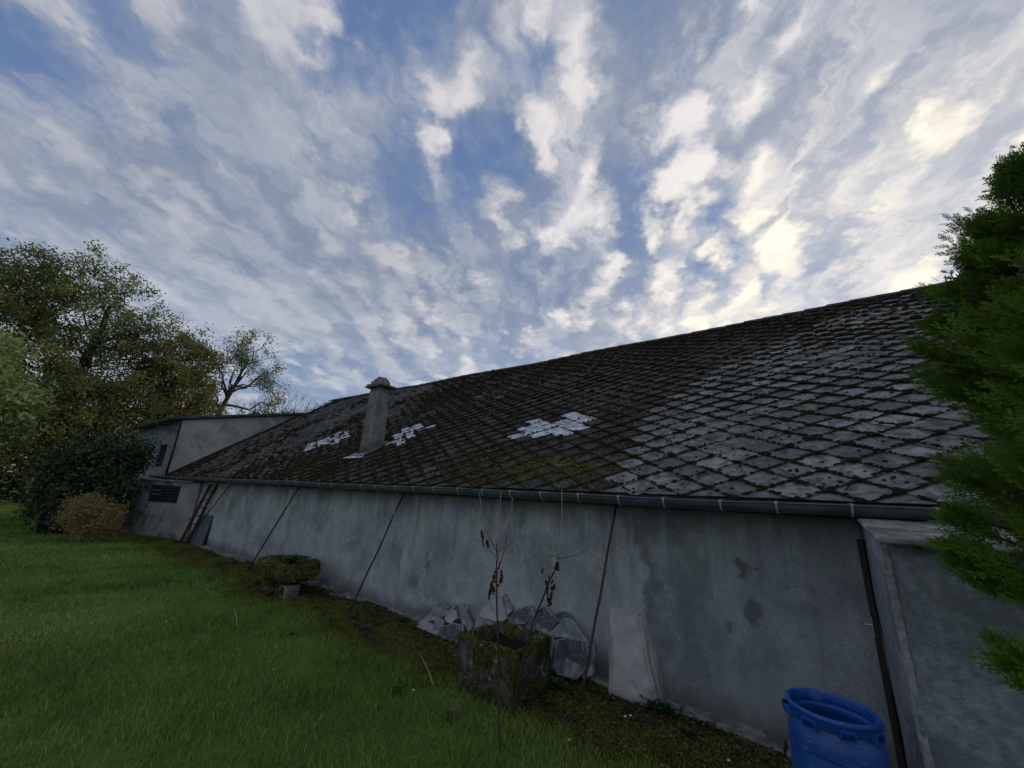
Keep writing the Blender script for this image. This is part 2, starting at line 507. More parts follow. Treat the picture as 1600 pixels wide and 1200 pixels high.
MT['straw'] = attr_mat('dry_grass', ((.09, .10, .04), (.19, .18, .09), (.28, .26, .15)), .8, .2, trans=.2)
MT['deadleaf'] = attr_mat('dead_leaves', ((.055, .020, .014), (.10, .040, .025)), .85, .15, trans=.2)
MT['bark'] = speckle('grey_bark', (.045, .038, .03), (.085, .075, .062), 12, .92, .8, .01, .1)
MT['darkbark'] = speckle('dark_bark', (.045, .040, .032), (.08, .07, .058), 12, .92, .8, .01, .1)
MT['twig'] = speckle('sapling_bark', (.085, .045, .036), (.05, .028, .024), 40, .8, .3, .002, .25)
MT['lit_dry_twig'] = speckle('lit_dry_twig_bark', (.45, .43, .37), (.30, .28, .24), 40, .8, .3, .002, .25)  # upper sapling twigs: the light they catch put into colour; also dry stalks
MT['yellow'] = speckle('yellow_petals', (.70, .55, .02), (.6, .45, .02), 40, .7, .1, .001, .2)
MT['white'] = speckle('white_chip', (.7, .7, .68), (.55, .55, .53), 30, .8, .1, .001, .2)


# ------------------------------------------------------------------ object helpers
def tag(o, label=None, cat=None, group=None, kind=None):
    if label: o['label'] = label
    if cat: o['category'] = cat
    if group: o['group'] = group
    if kind: o['kind'] = kind
    return o


def link(name, me, mat=None, parent=None):
    o = bpy.data.objects.new(name, me)
    COL.objects.link(o)
    if mat is not None and me is not None and not me.materials:
        me.materials.append(mat)
    if parent is not None:
        o.parent = parent
    return o


def thing(name, label, cat, loc=(0, 0, 0), group=None):
    o = bpy.data.objects.new(name, None)
    o.empty_display_size = .2
    COL.objects.link(o)
    o.location = loc
    return tag(o, label, cat, group)


def npmesh(name, V, Fc, tint=None, smooth=False):
    """V (n,3) ; Fc (m,k) constant-size faces"""
    V = np.asarray(V, dtype=np.float32)
    Fc = np.asarray(Fc, dtype=np.int32)
    me = bpy.data.meshes.new(name)
    k = Fc.shape[1]
    me.vertices.add(len(V))
    me.vertices.foreach_set('co', V.ravel())
    me.loops.add(Fc.size)
    me.loops.foreach_set('vertex_index', Fc.ravel())
    me.polygons.add(len(Fc))
    me.polygons.foreach_set('loop_start', np.arange(0, Fc.size, k, dtype=np.int32))
    if smooth:
        me.polygons.foreach_set('use_smooth', np.ones(len(Fc), dtype=bool))
    if tint is not None:
        a = me.attributes.new('tint', 'FLOAT', 'POINT')
        a.data.foreach_set('value', np.asarray(tint, dtype=np.float32))
    me.update(calc_edges=True)
    return me


class MB:
    """collects boxes, prisms and tubes; build() links them as one mesh"""
    def __init__(s):
        s.v = []
        s.f = []

    def add(s, vs, fs):
        b = len(s.v)
        s.v += [tuple(v) for v in vs]
        s.f += [tuple(b + i for i in f) for f in fs]

    def box(s, a, b):
        x0, y0, z0 = a
        x1, y1, z1 = b
        s.add([(x0, y0, z0), (x1, y0, z0), (x1, y1, z0), (x0, y1, z0), (x0, y0, z1), (x1, y0, z1), (x1, y1, z1), (x0, y1, z1)],
              [(0, 3, 2, 1), (4, 5, 6, 7), (0, 1, 5, 4), (1, 2, 6, 5), (2, 3, 7, 6), (3, 0, 4, 7)])

    def hexa(s, p):
        """8 corners: bottom ring 0-3, top ring 4-7"""
        s.add(p, [(0, 3, 2, 1), (4, 5, 6, 7), (0, 1, 5, 4), (1, 2, 6, 5), (2, 3, 7, 6), (3, 0, 4, 7)])

    def prism(s, poly, d):
        n = len(poly)
        d = Vector(d)
        vs = [Vector(p) for p in poly] + [Vector(p) + d for p in poly]
        fs = [tuple(reversed(range(n))), tuple(range(n, 2 * n))]
        fs += [(i, (i + 1) % n, n + (i + 1) % n, n + i) for i in range(n)]
        s.add(vs, fs)

    def tube(s, pts, rads, seg=6, cap=True):
        pts = [Vector(p) for p in pts]
        base = len(s.v)
        up = Vector((0, 0, 1))
        for i, p in enumerate(pts):
            d = (pts[min(i + 1, len(pts) - 1)] - pts[max(i - 1, 0)])
            if d.length < 1e-9: d = Vector((0, 0, 1))
            d.normalize()
            a = d.cross(up if abs(d.z) < .95 else Vector((1, 0, 0))).normalized()
            b = d.cross(a)
            r = rads[i] if isinstance(rads, (list, tuple)) else rads
            for k in range(seg):
                th = 2 * PI * k / seg
                s.v.append(tuple(p + a * (r * math.cos(th)) + b * (r * math.sin(th))))
        for i in range(len(pts) - 1):
            for k in range(seg):
                q = base + i * seg
                s.f.append((q + k, q + (k + 1) % seg, q + seg + (k + 1) % seg, q + seg + k))
        if cap:
            s.f.append(tuple(base + k for k in reversed(range(seg))))
            s.f.append(tuple(base + (len(pts) - 1) * seg + k for k in range(seg)))

    def mesh(s, name, smooth=False, bevel=0.0):
        me = bpy.data.meshes.new(name)
        me.from_pydata(s.v, [], s.f)
        bm = bmesh.new()
        bm.from_mesh(me)
        bmesh.ops.recalc_face_normals(bm, faces=bm.faces)
        if bevel:
            bmesh.ops.bevel(bm, geom=[e for e in bm.edges if e.calc_face_angle(0) > .5], offset=bevel, segments=2, affect='EDGES', clamp_overlap=True)
        bm.to_mesh(me)
        bm.free()
        if smooth:
            me.polygons.foreach_set('use_smooth', [True] * len(me.polygons))
        me.update()
        return me

    def build(s, name, mat, parent=None, smooth=False, bevel=0.0):
        return link(name, s.mesh(name, smooth, bevel), mat, parent)


def roughen(o, amt, scale, cuts=0, seed=0.0):
    me = o.data
    bm = bmesh.new()
    bm.from_mesh(me)
    if cuts:
        bmesh.ops.subdivide_edges(bm, edges=bm.edges[:], cuts=cuts, use_grid_fill=True)
    for v in bm.verts:
        n = mnoise.noise_vector(v.co * scale + Vector((seed, seed * 2, 3)))
        n2 = mnoise.noise_vector(v.co * scale * 2.7 + Vector((seed, 5, 3)))
        v.co += n * amt + n2 * amt * .45
    bm.to_mesh(me)
    bm.free()
    me.polygons.foreach_set('use_smooth', [True] * len(me.polygons))
    me.update()


# ------------------------------------------------------------------ ground
def ground_h(x, y):
    x = np.asarray(x, float)
    y = np.asarray(y, float)
    h = .020 * np.sin(x * 1.3 + .7 * y) + .018 * np.sin(y * 1.9 - x * .6 + 1) + .012 * np.sin(x * 3.7 + y * 2.9)
    lawn = np.clip((3.6 - y) / 2.5, 0, 1)
    return h * np.clip((4.4 - y) / 1.2, 0, 1) + lawn * .05


gx = np.unique(np.concatenate([-np.geomspace(22, 600, 26), np.linspace(-22, 4, 261), np.geomspace(4, 600, 26)]))
gy = np.unique(np.concatenate([-np.geomspace(8, 600, 24), np.linspace(-8, 5, 131), np.geomspace(5, 600, 26)]))
GX, GY = np.meshgrid(gx, gy, indexing='ij')
GZ = ground_h(GX, GY)
fade = np.clip(1 - (np.maximum(np.abs(GX) - 40, 0) + np.maximum(np.abs(GY) - 40, 0)) / 60, 0, 1)
GZ = GZ * fade
nx_, ny_ = len(gx), len(gy)
idx = np.arange(nx_ * ny_).reshape(nx_, ny_)
Fg = np.stack([idx[:-1, :-1], idx[1:, :-1], idx[1:, 1:], idx[:-1, 1:]], -1).reshape(-1, 4)
ground = link('ground', npmesh('ground', np.stack([GX, GY, GZ], -1).reshape(-1, 3), Fg, smooth=True), MT['ground'])
tag(ground, kind='structure')


def blades(name, XY, hmin, hmax, w, tint, mat, lean=.5, parent=None):
    n = len(XY)
    h = rng.uniform(hmin, hmax, n) if np.isscalar(hmin) else hmin + (hmax - hmin) * rng.random(n)
    a = rng.uniform(0, 2 * PI, n)
    l = rng.uniform(.1, lean, n) * h
    b = rng.uniform(0, 2 * PI, n)
    z = ground_h(XY[:, 0], XY[:, 1]) - .004
    P = np.stack([XY[:, 0], XY[:, 1], z], -1)
    wx = np.stack([np.cos(b), np.sin(b), np.zeros(n)], -1) * (w if np.isscalar(w) else w[:, None])
    L = np.stack([np.cos(a) * l, np.sin(a) * l, np.zeros(n)], -1)
    up = np.stack([np.zeros(n), np.zeros(n), h], -1)
    v0 = P - wx / 2
    v1 = P + wx / 2
    v2 = P + wx * .36 + L * .35 + up * .6
    v3 = P - wx * .36 + L * .35 + up * .6
    v4 = P + L + up * .98
    V = np.stack([v0, v1, v2, v3, v4], 1).reshape(-1, 3)
    i = np.arange(n) * 5
    Fc = np.concatenate([np.stack([i, i + 1, i + 2], -1), np.stack([i, i + 2, i + 3], -1), np.stack([i + 3, i + 2, i + 4], -1)])
    o = link(name, npmesh(name, V, Fc, np.repeat(tint, 5)), mat, parent)
    return o


def lawn_edge(x):
    return 3.42 + .16 * np.sin(x * 1.7) + .10 * np.sin(x * 4.1 + 1) + .07 * np.sin(x * 9.3)


# sample the lawn so that blade density falls with distance from the viewpoint
def polar_samples(n, r0, r1, a0, a1, pw):
    u = rng.random(n)
    r = (r0 ** pw + u * (r1 ** pw - r0 ** pw)) ** (1 / pw)
    a = np.radians(rng.uniform(a0, a1, n))
    return np.stack([r * np.sin(a), r * np.cos(a)], -1), r


XY, r = polar_samples(470000, 1.4, 46, -112, 20, .35)
k = (XY[:, 1] < lawn_edge(XY[:, 0]) + rng.normal(0, .07, len(XY))) & ~((XY[:, 0] < -16) & (XY[:, 1] > 3.3)) & (XY[:, 0] > -41)
XY, r = XY[k], r[k]
cl_ = .5 + .5 * np.sin(XY[:, 0] * 2.1 + np.sin(XY[:, 1] * 1.7) * 2) * np.sin(XY[:, 1] * 2.6 + 1.2)
hh = np.clip(.028 + .024 * cl_ + .004 * r ** .5, .02, .08)
pat = np.array([mnoise.noise(Vector((a_ * .55, b_ * .55, 2))) + .6 * mnoise.noise(Vector((a_ * 1.7, b_ * 1.7, 5))) for a_, b_ in XY])
hh = hh * (1 - .35 * np.clip(pat, -.6, .8))
tint = np.clip(rng.normal(.38, .15, len(XY)) + .46 * pat + .06 * (cl_ - .5) + (rng.random(len(XY)) < .03) * .45, 0, 1)
o = blades('lawn_grass', XY, hh * .6, hh * 1.35, np.clip(.0042 * (.6 + r * .32), .004, .05), tint, MT['grass'], .9)
tag(o, 'mown green lawn sweeping away to the left of the barn', 'lawn', kind='stuff')
# coarser longer blades close by at the lawn edge
XY, r = polar_samples(34000, 2.4, 9, -75, -15, 1.0)
e = lawn_edge(XY[:, 0])
k = (XY[:, 1] < e + .08) & (XY[:, 1] > e - 3.0)
XY = XY[k]
nzv = np.sin(XY[:, 0] * 5.1) * np.sin(XY[:, 1] * 6.3 + XY[:, 0])
XY = XY[nzv > np.where(XY[:, 1] > lawn_edge(XY[:, 0]) - 1.0, .0, .5)]
tint = np.clip(rng.normal(.45, .18, len(XY)), 0, 1)
o = blades('long_grass', XY, .05, .12, .006, tint, MT['grass'], 1.0)
tag(o, 'longer unmown grass along the ragged edge of the lawn', 'grass', kind='stuff')
# moss and low herbs between lawn and wall
n = 210000
X = 1.6 - rng.random(n) ** 1.5 * 20.5
Y = rng.uniform(3.1, 4.64, n)
XY = np.stack([X, Y], -1)
g = np.sin(X * 3.3 + np.sin(Y * 5) * 1.3) * np.sin(Y * 4.3 + X * 1.1) + .45 * np.sin(X * 11 + Y * 7) * np.sin(Y * 13 - X * 5)
k = (g > -.45 + (Y - 3.9) * .75) & (Y > lawn_edge(X) - .25)
XY = XY[k]
g = g[k]
tint = np.clip(rng.normal(.42, .18, len(XY)) + g * .18, 0, 1)
dist = np.hypot(XY[:, 0], XY[:, 1])
o = blades('ground_moss', XY, .008 + 0 * dist, .022 + 0 * dist, .005 + .0012 * dist, tint, MT['mossblade'], 1.3)
tag(o, 'olive moss carpeting the strip at the foot of the wall', 'moss', kind='stuff')
# leaf litter
n = 11000
X = 1.2 - rng.random(n) ** 1.9 * 17
Y = 4.62 - np.abs(rng.normal(0, .45, n))
V = []
Fc = []
T = []
sz = rng.uniform(.008, .030, n)
C3 = np.stack([X, Y, ground_h(X, Y) + .006 + rng.random(n) * .012], -1)


def cards(C, size, flat=0.0, aspect=.6, jit=.0, fold=False, updir=None):
    """leaf shaped quads (pointed) with random orientation around centres C"""
    n = len(C)
    size = np.broadcast_to(size, (n,))[:, None]
    d = rng.normal(size=(n, 3))
    if updir is not None: d = d * .6 + np.asarray(updir)
    if flat: d[:, 2] *= (1 - flat)
    d /= np.linalg.norm(d, axis=1)[:, None]
    e = rng.normal(size=(n, 3))
    if flat: e[:, 2] *= (1 - flat)
    e -= d * (e * d).sum(1)[:, None]
    e /= np.linalg.norm(e, axis=1)[:, None]
    nn = np.cross(d, e)
    v0 = C - d * size * .5
    v1 = C + e * size * .5 * aspect + nn * size * .10
    v2 = C + d * size * .5
    v3 = C - e * size * .5 * aspect + nn * size * .10
    V = np.stack([v0, v1, v2, v3], 1).reshape(-1, 3)
    i = np.arange(n) * 4
    return V, np.stack([i, i + 1, i + 2, i + 3], -1)


V, Fc = cards(C3, sz * 1.6, flat=.75)
o = link('leaf_litter', npmesh('leaf_litter', V, Fc, np.repeat(rng.random(n), 4)), MT['litter'])
tag(o, 'dark fallen leaves and crumbs of soil along the wall foot', 'leaf litter', kind='stuff')

# ------------------------------------------------------------------ the long barn
WY = 4.655
WX0, WX1 = -20.0, 6.0
EY, EZ, A = 4.4554, 2.0, math.radians(36)
CA, SA = math.cos(A), math.sin(A)
VMAX = 7.45
RX0, RX1 = -20.15, 4.6


def hoff(u, v):
    w = max(0.0, min(1.0, v / 1.5))
    return w * (.040 * mnoise.noise(Vector((u * .35, v * .4, 0))) + .015 * mnoise.noise(Vector((u * 1.1, v * 1.2, 4)))) - .06 * (v / VMAX) ** 2 * math.sin(PI * min(1, max(0, (u + 20) / 24))) + .01


def RP(u, v, h=0.0):
    h += hoff(u, v)
    return Vector((u, EY + v * CA - h * SA, EZ + v * SA + h * CA))


barn = thing('barn', 'long low rendered barn under a big diamond tiled roof', 'barn', (0, WY, 0))
BINV = Matrix.Translation((0, -WY, 0))


def bchild(o):
    o.parent = barn
    o.matrix_parent_inverse = BINV
    return o


wm = MB()
nxw = 120
vs = []
for i in range(nxw + 1):
    for j in range(11):
        x = WX0 + (WX1 - WX0) * i / nxw
        z = -.3 + 2.45 * j / 10
        vs.append((x, WY + .012 * mnoise.noise(Vector((x * .9, z * 1.3, 0))), z))
fs = [(i * 11 + j, (i + 1) * 11 + j, (i + 1) * 11 + j + 1, i * 11 + j + 1) for i in range(nxw) for j in range(10)]
wm.add(vs, fs)
front = bchild(wm.build('wall', MT['wall'], smooth=True))
gm = MB()                                       # gable walls and rear wall behind the roof
RY = EY + VMAX * CA
RZ = EZ + VMAX * SA
for x in (WX0 + .01, RX1 - .3):
    gm.prism([(x, WY + .02, -.3), (x, 2 * RY - WY, -.3), (x, 2 * RY - WY, 2.1), (x, RY, RZ - .25), (x, WY + .02, 2.05)], (.25, 0, 0))
gm.box((WX0, 2 * RY - WY, -.3), (RX1 - .1, 2 * RY - WY + .2, 2.1))
bchild(gm.build('gable_wall', MT['render_low']))

roof_m = MB()
nu, nv = 100, 30
vs = []
for i in range(nu + 1):
    for j in range(nv + 1):
        u = RX0 + .02 + (RX1 - RX0 - .04) * i / nu
        vs.append(RP(u, VMAX * j / nv - .0, -.030))
fs = [(i * (nv + 1) + j, (i + 1) * (nv + 1) + j, (i + 1) * (nv + 1) + j + 1, i * (nv + 1) + j + 1) for i in range(nu) for j in range(nv)]
roof_m.add(vs, fs)
b0 = len(roof_m.v)
roof_m.prism([(RX0, RY, RZ - .02), (RX0, 2 * RY - EY, EZ), (RX0, 2 * RY - EY, EZ - .1), (RX0, RY, RZ - .12)], (RX1 - RX0, 0, 0))
me = bpy.data.meshes.new('roof')
me.from_pydata(roof_m.v, [], roof_m.f)
me.update()
roof = link('roof', me, MT['underlay'])
bchild(roof)

# eaves board and soffit
em = MB()
em.box((RX0, 4.40, 1.86), (RX1, 4.43, 1.985))
em.box((RX0, 4.43, 1.90), (RX1, WY, 1.925))
bchild(em.build('eaves_board', MT['fascia']))

# tiles
UH, VH = .2405, .168
U0 = -.089 - UH * 2 * 40
BORD = [(-1, -1.9), (.19, -1.94), (1.26, -2.0), (2.0, -1.89), (2.71, -1.63), (3.65, -1.23), (4.54, -.77), (5.63, .3), (8, 2.5)]


def border(v):
    for (a, ua), (b, ub) in zip(BORD, BORD[1:]):
        if v <= b:
            return ua + (ub - ua) * (v - a) / (b - a)
    return 3


def roof_uv(x, y):
    d = ray(x, y)
    n = Vector((0, -SA, CA))
    tt = (Vector((0, EY, EZ)) - CAM).dot(n) / d.dot(n)
    P = CAM + d * tt
    return P.x, (P.y - EY) / CA


def poly_uv(pts, s, ox, oy):
    return [roof_uv(ox + a / s, oy + b / s) for a, b in pts]


def inside(p, poly):
    x, y = p
    c = False
    n = len(poly)
    for i in range(n):
        x0, y0 = poly[i]
        x1, y1 = poly[(i + 1) % n]
        if (y0 > y) != (y1 > y) and x < (x1 - x0) * (y - y0) / (y1 - y0) + x0:
            c = not c
    return c


zinc_polys = [
    poly_uv([(80, 370), (190, 340), (160, 312), (245, 290), (225, 262), (330, 240), (355, 265), (400, 255), (480, 212), (590, 197), (700, 240), (640, 268),
             (640, 300), (540, 332), (585, 345), (580, 362), (480, 392), (425, 372), (290, 402), (250, 378), (160, 408)], 4.571, 780, 600),
    poly_uv([(625, 700), (860, 635), (895, 650), (1035, 620), (1055, 655), (900, 715), (790, 745), (785, 815), (640, 850), (500, 885), (425, 860), (415, 840),
             (600, 800), (620, 780), (500, 780), (500, 765), (615, 740)], 7.5, 540, 580),
    poly_uv([(165, 635), (190, 600), (330, 545), (400, 510), (478, 508), (470, 545), (395, 560), (385, 585), (315, 598), (240, 610), (200, 635)], 4.444, 440, 560)]

random.seed(11)


def tile_mesh(name, rnd, mat, tint, half=False):
    j = lambda s=.008: rnd.uniform(-s, s)
    pts = [(-.035 + j(), -VH + .012 + j()), (.035 + j(), -VH + .012 + j()), (UH - .012 + j(.005), -.014 + j()), (UH - .012 + j(.004), .03),
           (.03, VH * 1.18), (-.03, VH * 1.18), (-UH + .012 + j(.004), .03), (-UH + .012 + j(.005), -.014 + j())]
    if rnd.random() < .22:                       # chipped corner
        pts[0] = (-.06 + j(.01), -VH + .04 + j(.01))
    if half:
        pts = [(-UH + .03, .02), (UH - .03, .02), (UH - .012, .035), (.03, VH * 1.18), (-.03, VH * 1.18), (-UH + .012, .035)]
    hgt = lambda v: .013 * (VH * 1.18 - v) / VH
    th = .008
    n = len(pts)
    vs = [(u, v, hgt(v)) for u, v in pts] + [(u, v, hgt(v) - th) for u, v in pts]
    fs = [tuple(range(n))] + [(i, n + i, n + (i + 1) % n, (i + 1) % n) for i in range(n)]
    me = bpy.data.meshes.new(name)
    me.from_pydata(vs, [], fs)
    a = me.attributes.new('tint', 'FLOAT', 'POINT')
    a.data.foreach_set('value', [tint] * len(vs))
    me.materials.append(mat)
    me.update()
    return me


rnd = random.Random(5)
LIGHT = [tile_mesh('grey_tile', rnd, MT['tile_light'], (i / 17) ** 1.2) for i in range(18)]
DARK = [tile_mesh('weathered_tile', rnd, MT['tile_dark'], (i / 17) ** 1.3) for i in range(18)]
ZINC = [tile_mesh('zinc_tile', rnd, MT['zinc'], .5) for i in range(4)]
HALF_L = tile_mesh('grey_tile', rnd, MT['tile_light'], .4, True)
HALF_D = tile_mesh('weathered_tile', rnd, MT['tile_dark'], .4, True)
tiles = []
for k in range(-1, 46):
    v = .126 + VH * k
    if v > VMAX - .05: break
    for i in range(0, 60):
        u = U0 + UH * (2 * i + (k % 2))
        if u < RX0 + .12 or u > RX1 - .12: continue
        if k >= 0 and (inside((u, v), zinc_polys[0]) or inside((u, v), zinc_polys[1]) or inside((u, v), zinc_polys[2])): kind = 'z'
        elif u > border(v) + rnd.uniform(-.05, .05): kind = 'l'
        else: kind = 'd'
        if u < -6 and rnd.random() < .012: kind = 'p'
        me = HALF_L if k < 0 and kind == 'l' else HALF_D if k < 0 else rnd.choice(ZINC) if kind == 'z' else LIGHT[int(max(0, min(17, rnd.gauss(9, 5.5))))] if kind in 'lp' else DARK[int(max(0, min(17, rnd.gauss(3.8, 3.0) + 9 * max(0, min(1, (-9.5 - u) / 4)) + 3 * mnoise.noise(Vector((u, v, 1))))))]
        P = RP(u, v)
        rot = Euler((A + rnd.gauss(0, .016), rnd.gauss(0, .013), rnd.gauss(0, .022)), 'XYZ')
        slip = rnd.uniform(0, .008) if rnd.random() > .06 else rnd.uniform(.015, .07)
        P = P + Vector((0, -slip * CA, -slip * SA))
        d = P - CAM
        q = M.transposed() @ d
        sxp, syp = 800 + F * q.x / q.z, 600 + F * q.y / q.z
        vis = q.z > 0 and -20 < sxp < 1500 and syp > 300
        area = abs(d.normalized().dot(Vector((0, -SA, CA)))) / d.length_squared
        tiles.append((area if vis else area * .0001, kind, me, P, rot, u, v, k))
tiles.sort(key=lambda q: -q[0])
named = tiles[:292]
rest = tiles[292:]
zr = [q for q in rest if q[1] == 'z']
RINV = Matrix.Identity(4)
for q in named:
    o = bpy.data.objects.new('metal_tile' if q[1] == 'z' else 'roof_tile', q[2])
    COL.objects.link(o)
    o.parent = roof
    o.location = q[3]
    o.rotation_euler = q[4]
    if q[1] == 'z': o['label'] = 'shiny zinc replacement tile'
for q in zr:
    o = bpy.data.objects.new('metal_tile', q[2])
    COL.objects.link(o)
    o.parent = roof
    o.location = q[3]
    o.rotation_euler = q[4]
    o['label'] = 'shiny zinc replacement tile'
for matk, nm in (('l', 'distant_roof_tiles'), ('d', 'distant_roof_tiles')):
    Vs, Fs, Ts, off = [], [], [], 0
    for q in rest:
        kk = 'l' if q[1] in 'lp' else q[1]
        if kk != matk: continue
        mw = Matrix.Translation(q[3]) @ q[4].to_matrix().to_4x4()
        mm = np.array(mw)
        co = np.empty(len(q[2].vertices) * 3)
        q[2].vertices.foreach_get('co', co)
        co = co.reshape(-1, 3) @ mm[:3, :3].T + mm[:3, 3]
        Vs.append(co)
        Fs += [tuple(off + w for w in p.vertices) for p in q[2].polygons]
        Ts += [q[2].attributes['tint'].data[0].value] * len(co)
        off += len(co)
    me = bpy.data.meshes.new(nm)
    me.from_pydata(np.concatenate(Vs).tolist(), [], Fs)
    a = me.attributes.new('tint', 'FLOAT', 'POINT')
    a.data.foreach_set('value', Ts)
    me.update()
    o = link(nm, me, MT['tile_light' if matk == 'l' else 'tile_dark'], roof)
    tag(o, kind='stuff')

# moss cushions along the joints of the tiles
oct_v = np.array([(1, 0, 0), (0, 1, 0), (-1, 0, 0), (0, -1, 0), (0, 0, 1), (.6, .6, .62), (-.6, .6, .6), (-.6, -.6, .6), (.6, -.6, .62), (0, 0, -.4)])
oct_f = np.array([(4, 5, 6), (4, 6, 7), (4, 7, 8), (4, 8, 5), (0, 1, 5), (1, 6, 5), (1, 2, 6), (2, 7, 6), (2, 3, 7), (3, 8, 7), (3, 0, 8), (0, 5, 8)])
BV, BT = [], []
rm = random.Random(3)


def moss_blob(u, v, h, r, tn, flat=.55):
    P = RP(u, v, h)
    s = np.array([r * rm.uniform(.7, 1.5), r * rm.uniform(.7, 1.3), r * flat * rm.uniform(.6, 1.3)])
    w = oct_v * s * np.array([rm.uniform(.8, 1.2) for _ in range(3)])
    th = rm.uniform(0, PI)
    c, s_ = math.cos(th), math.sin(th)
    w = w @ np.array([(c, -s_, 0), (s_, c, 0), (0, 0, 1)]).T
    w = w @ np.array([(1, 0, 0), (0, CA, -SA), (0, SA, CA)]).T
    BV.append(w + np.array(P))
    BT.append(np.full(10, tn) + rng.normal(0, .03, 10))


for q in tiles:
    ar, kind, me, P, rot, u, v, k = q
    if k < 0 or ar < .00005: continue
    if kind == 'z':
        dens = .10
    elif kind in 'lp':
        dens = 1.0 + 1.5 * mnoise.noise(Vector((u * .8, v * .9, 3)))
    else:
        dens = .85 + .9 * mnoise.noise(Vector((u * .6, v * .7, 8)))
        if v < 3 and -14 < u < -2: dens += .55 * (1 - v / 3)
        if u < -9: dens -= .78 * min(1, (-9 - u) / 3)
    gz = math.exp(-(((u + 3.0) / 1.25) ** 2 + ((v - .55) / .5) ** 2)) if kind == 'd' else 0
    dens += gz * 1.2
    dist = (P - CAM).length
    step = max(.021, .0040 * dist)
    ne = UH * 1.22 / step
    for side in (-1, 1):
        hv = dens * (1.1 if side > 0 else .95)
        for s in range(int(ne)):
            f = (s + rm.random()) / ne
            loc = .5 + .5 * mnoise.noise(Vector((u * 3 + side * f * 2.5, v * 4 + f, 9)))
            if rm.random() > hv * (.35 + 1.0 * loc): continue
            r = step * rm.uniform(.45, 1.1) * (1 + (.55 if (f < .15 or f > .88) else 0))
            uu, vv = u + side * UH * f * .97, v - VH * (1 - f) - .008 + rm.gauss(0, .006)
            tn = .10 + .16 * rm.random()
            if kind == 'd':
                tn += max(0, .22 * mnoise.noise(Vector((u * .9, v * 1.1, 2))) + .02) * (1 if u > -12 else .3) + (.22 * gz) + (.05 if v < 2.4 and u > -11 else 0)
            moss_blob(uu, vv, .020 + r * .1, r, min(1, tn))
    # cushions growing on the tile faces
    if kind == 'd':
        nf = int(gz * 60 * rm.random() ** .6 + (max(0, mnoise.noise(Vector((u * 1.2, v * 1.5, 5))) + .22) * 46 * max(0, 1 - v / 3.8) * (1 if u > -11 else .2)))
        for s in range(nf):
            a, b = rm.uniform(-1, 1), rm.uniform(-1, 1)
            uu, vv = u + UH * (a + b) / 2, v + VH * (a - b) / 2
            moss_blob(uu, vv, .022, max(.012, .0028 * dist) * rm.uniform(.6, 1.6), min(1, .16 + .68 * gz * rm.uniform(.3, 1.1) + .20 * rm.random() ** 2), .4)
    elif kind == 'l' and dist < 11:
        for s in range(rm.choice((0, 1, 1, 2, 4, 6)) if dist < 8 else rm.choice((0, 1, 2))):
            a, b = rm.uniform(-1, 1), rm.uniform(-1, 1)
            moss_blob(u + UH * (a + b) / 2, v + VH * (a - b) / 2, .020, rm.uniform(.008, .020), .05 + .1 * rm.random(), .5)
nb_ = len(BV)
V = np.concatenate(BV)
Fc = (oct_f[None] + (np.arange(nb_) * 10)[:, None, None]).reshape(-1, 3)
o = link('moss', npmesh('moss', V, Fc, np.clip(np.concatenate(BT), 0, 1), smooth=True), MT['roofmoss'], roof)
tag(o, kind='stuff')

# ridge caps
rb = MB()
L = .42
prof = [(-.16, -.105), (-.10, -.035), (0, .012), (.10, -.035), (.16, -.105)]
vs = [(x, y, z + (0 if x > 0 else .012)) for x in (-L / 2, L / 2) for y, z in prof]
fs = [(i, i + 1, 6 + i, 5 + i) for i in range(4)]
rb.add(vs, fs)
vs = [(x, y * .94, z - .02) for (x, y, z) in vs]
rb.add(vs, [tuple(reversed(f)) for f in fs])
rb.add([(-L / 2, y, z + .012) for y, z in prof] + [(-L / 2, y * .94, z - .01) for y, z in prof], [(i, 5 + i, 6 + i, i + 1) for i in range(4)])
rme = rb.mesh('ridge_tile')
rme.materials.append(MT['tile_dark'])
a = rme.attributes.new('tint', 'FLOAT', 'POINT')
a.data.foreach_set('value', [.5] * len(rme.vertices))
x = RX0 + .2
while x < RX1 - .2:
    P = RP(x, VMAX, .035)
    o = bpy.data.objects.new('ridge_tile', rme)
    COL.objects.link(o)
    o.parent = roof
    o.location = P
    o.rotation_euler = (rnd.gauss(0, .01), rnd.gauss(0, .008), rnd.gauss(0, .006))
    x += .405

# verge slates down the far edge, and the pale flashing where a strip has slipped
vm = MB()
for i in range(18):
    v0 = .05 + i * .41
    p = [RP(RX0 - .05, v0, .02), RP(RX0 + .16, v0, .03), RP(RX0 + .16, v0 + .44, .02), RP(RX0 - .05, v0 + .44, .01)]
    vm.prism(p, (0, -.012 * SA, .012 * CA))
bo = vm.build('verge_slates', MT['tile_dark'], roof)
fl = MB()
fl.prism([RP(-19.9, 5.66, .04), RP(-19.35, 5.72, .04), RP(-19.35, 5.86, .04), RP(-19.9, 5.86, .04)], (0, 0, .006))
fl.build('flashing', MT['zinc'], roof)

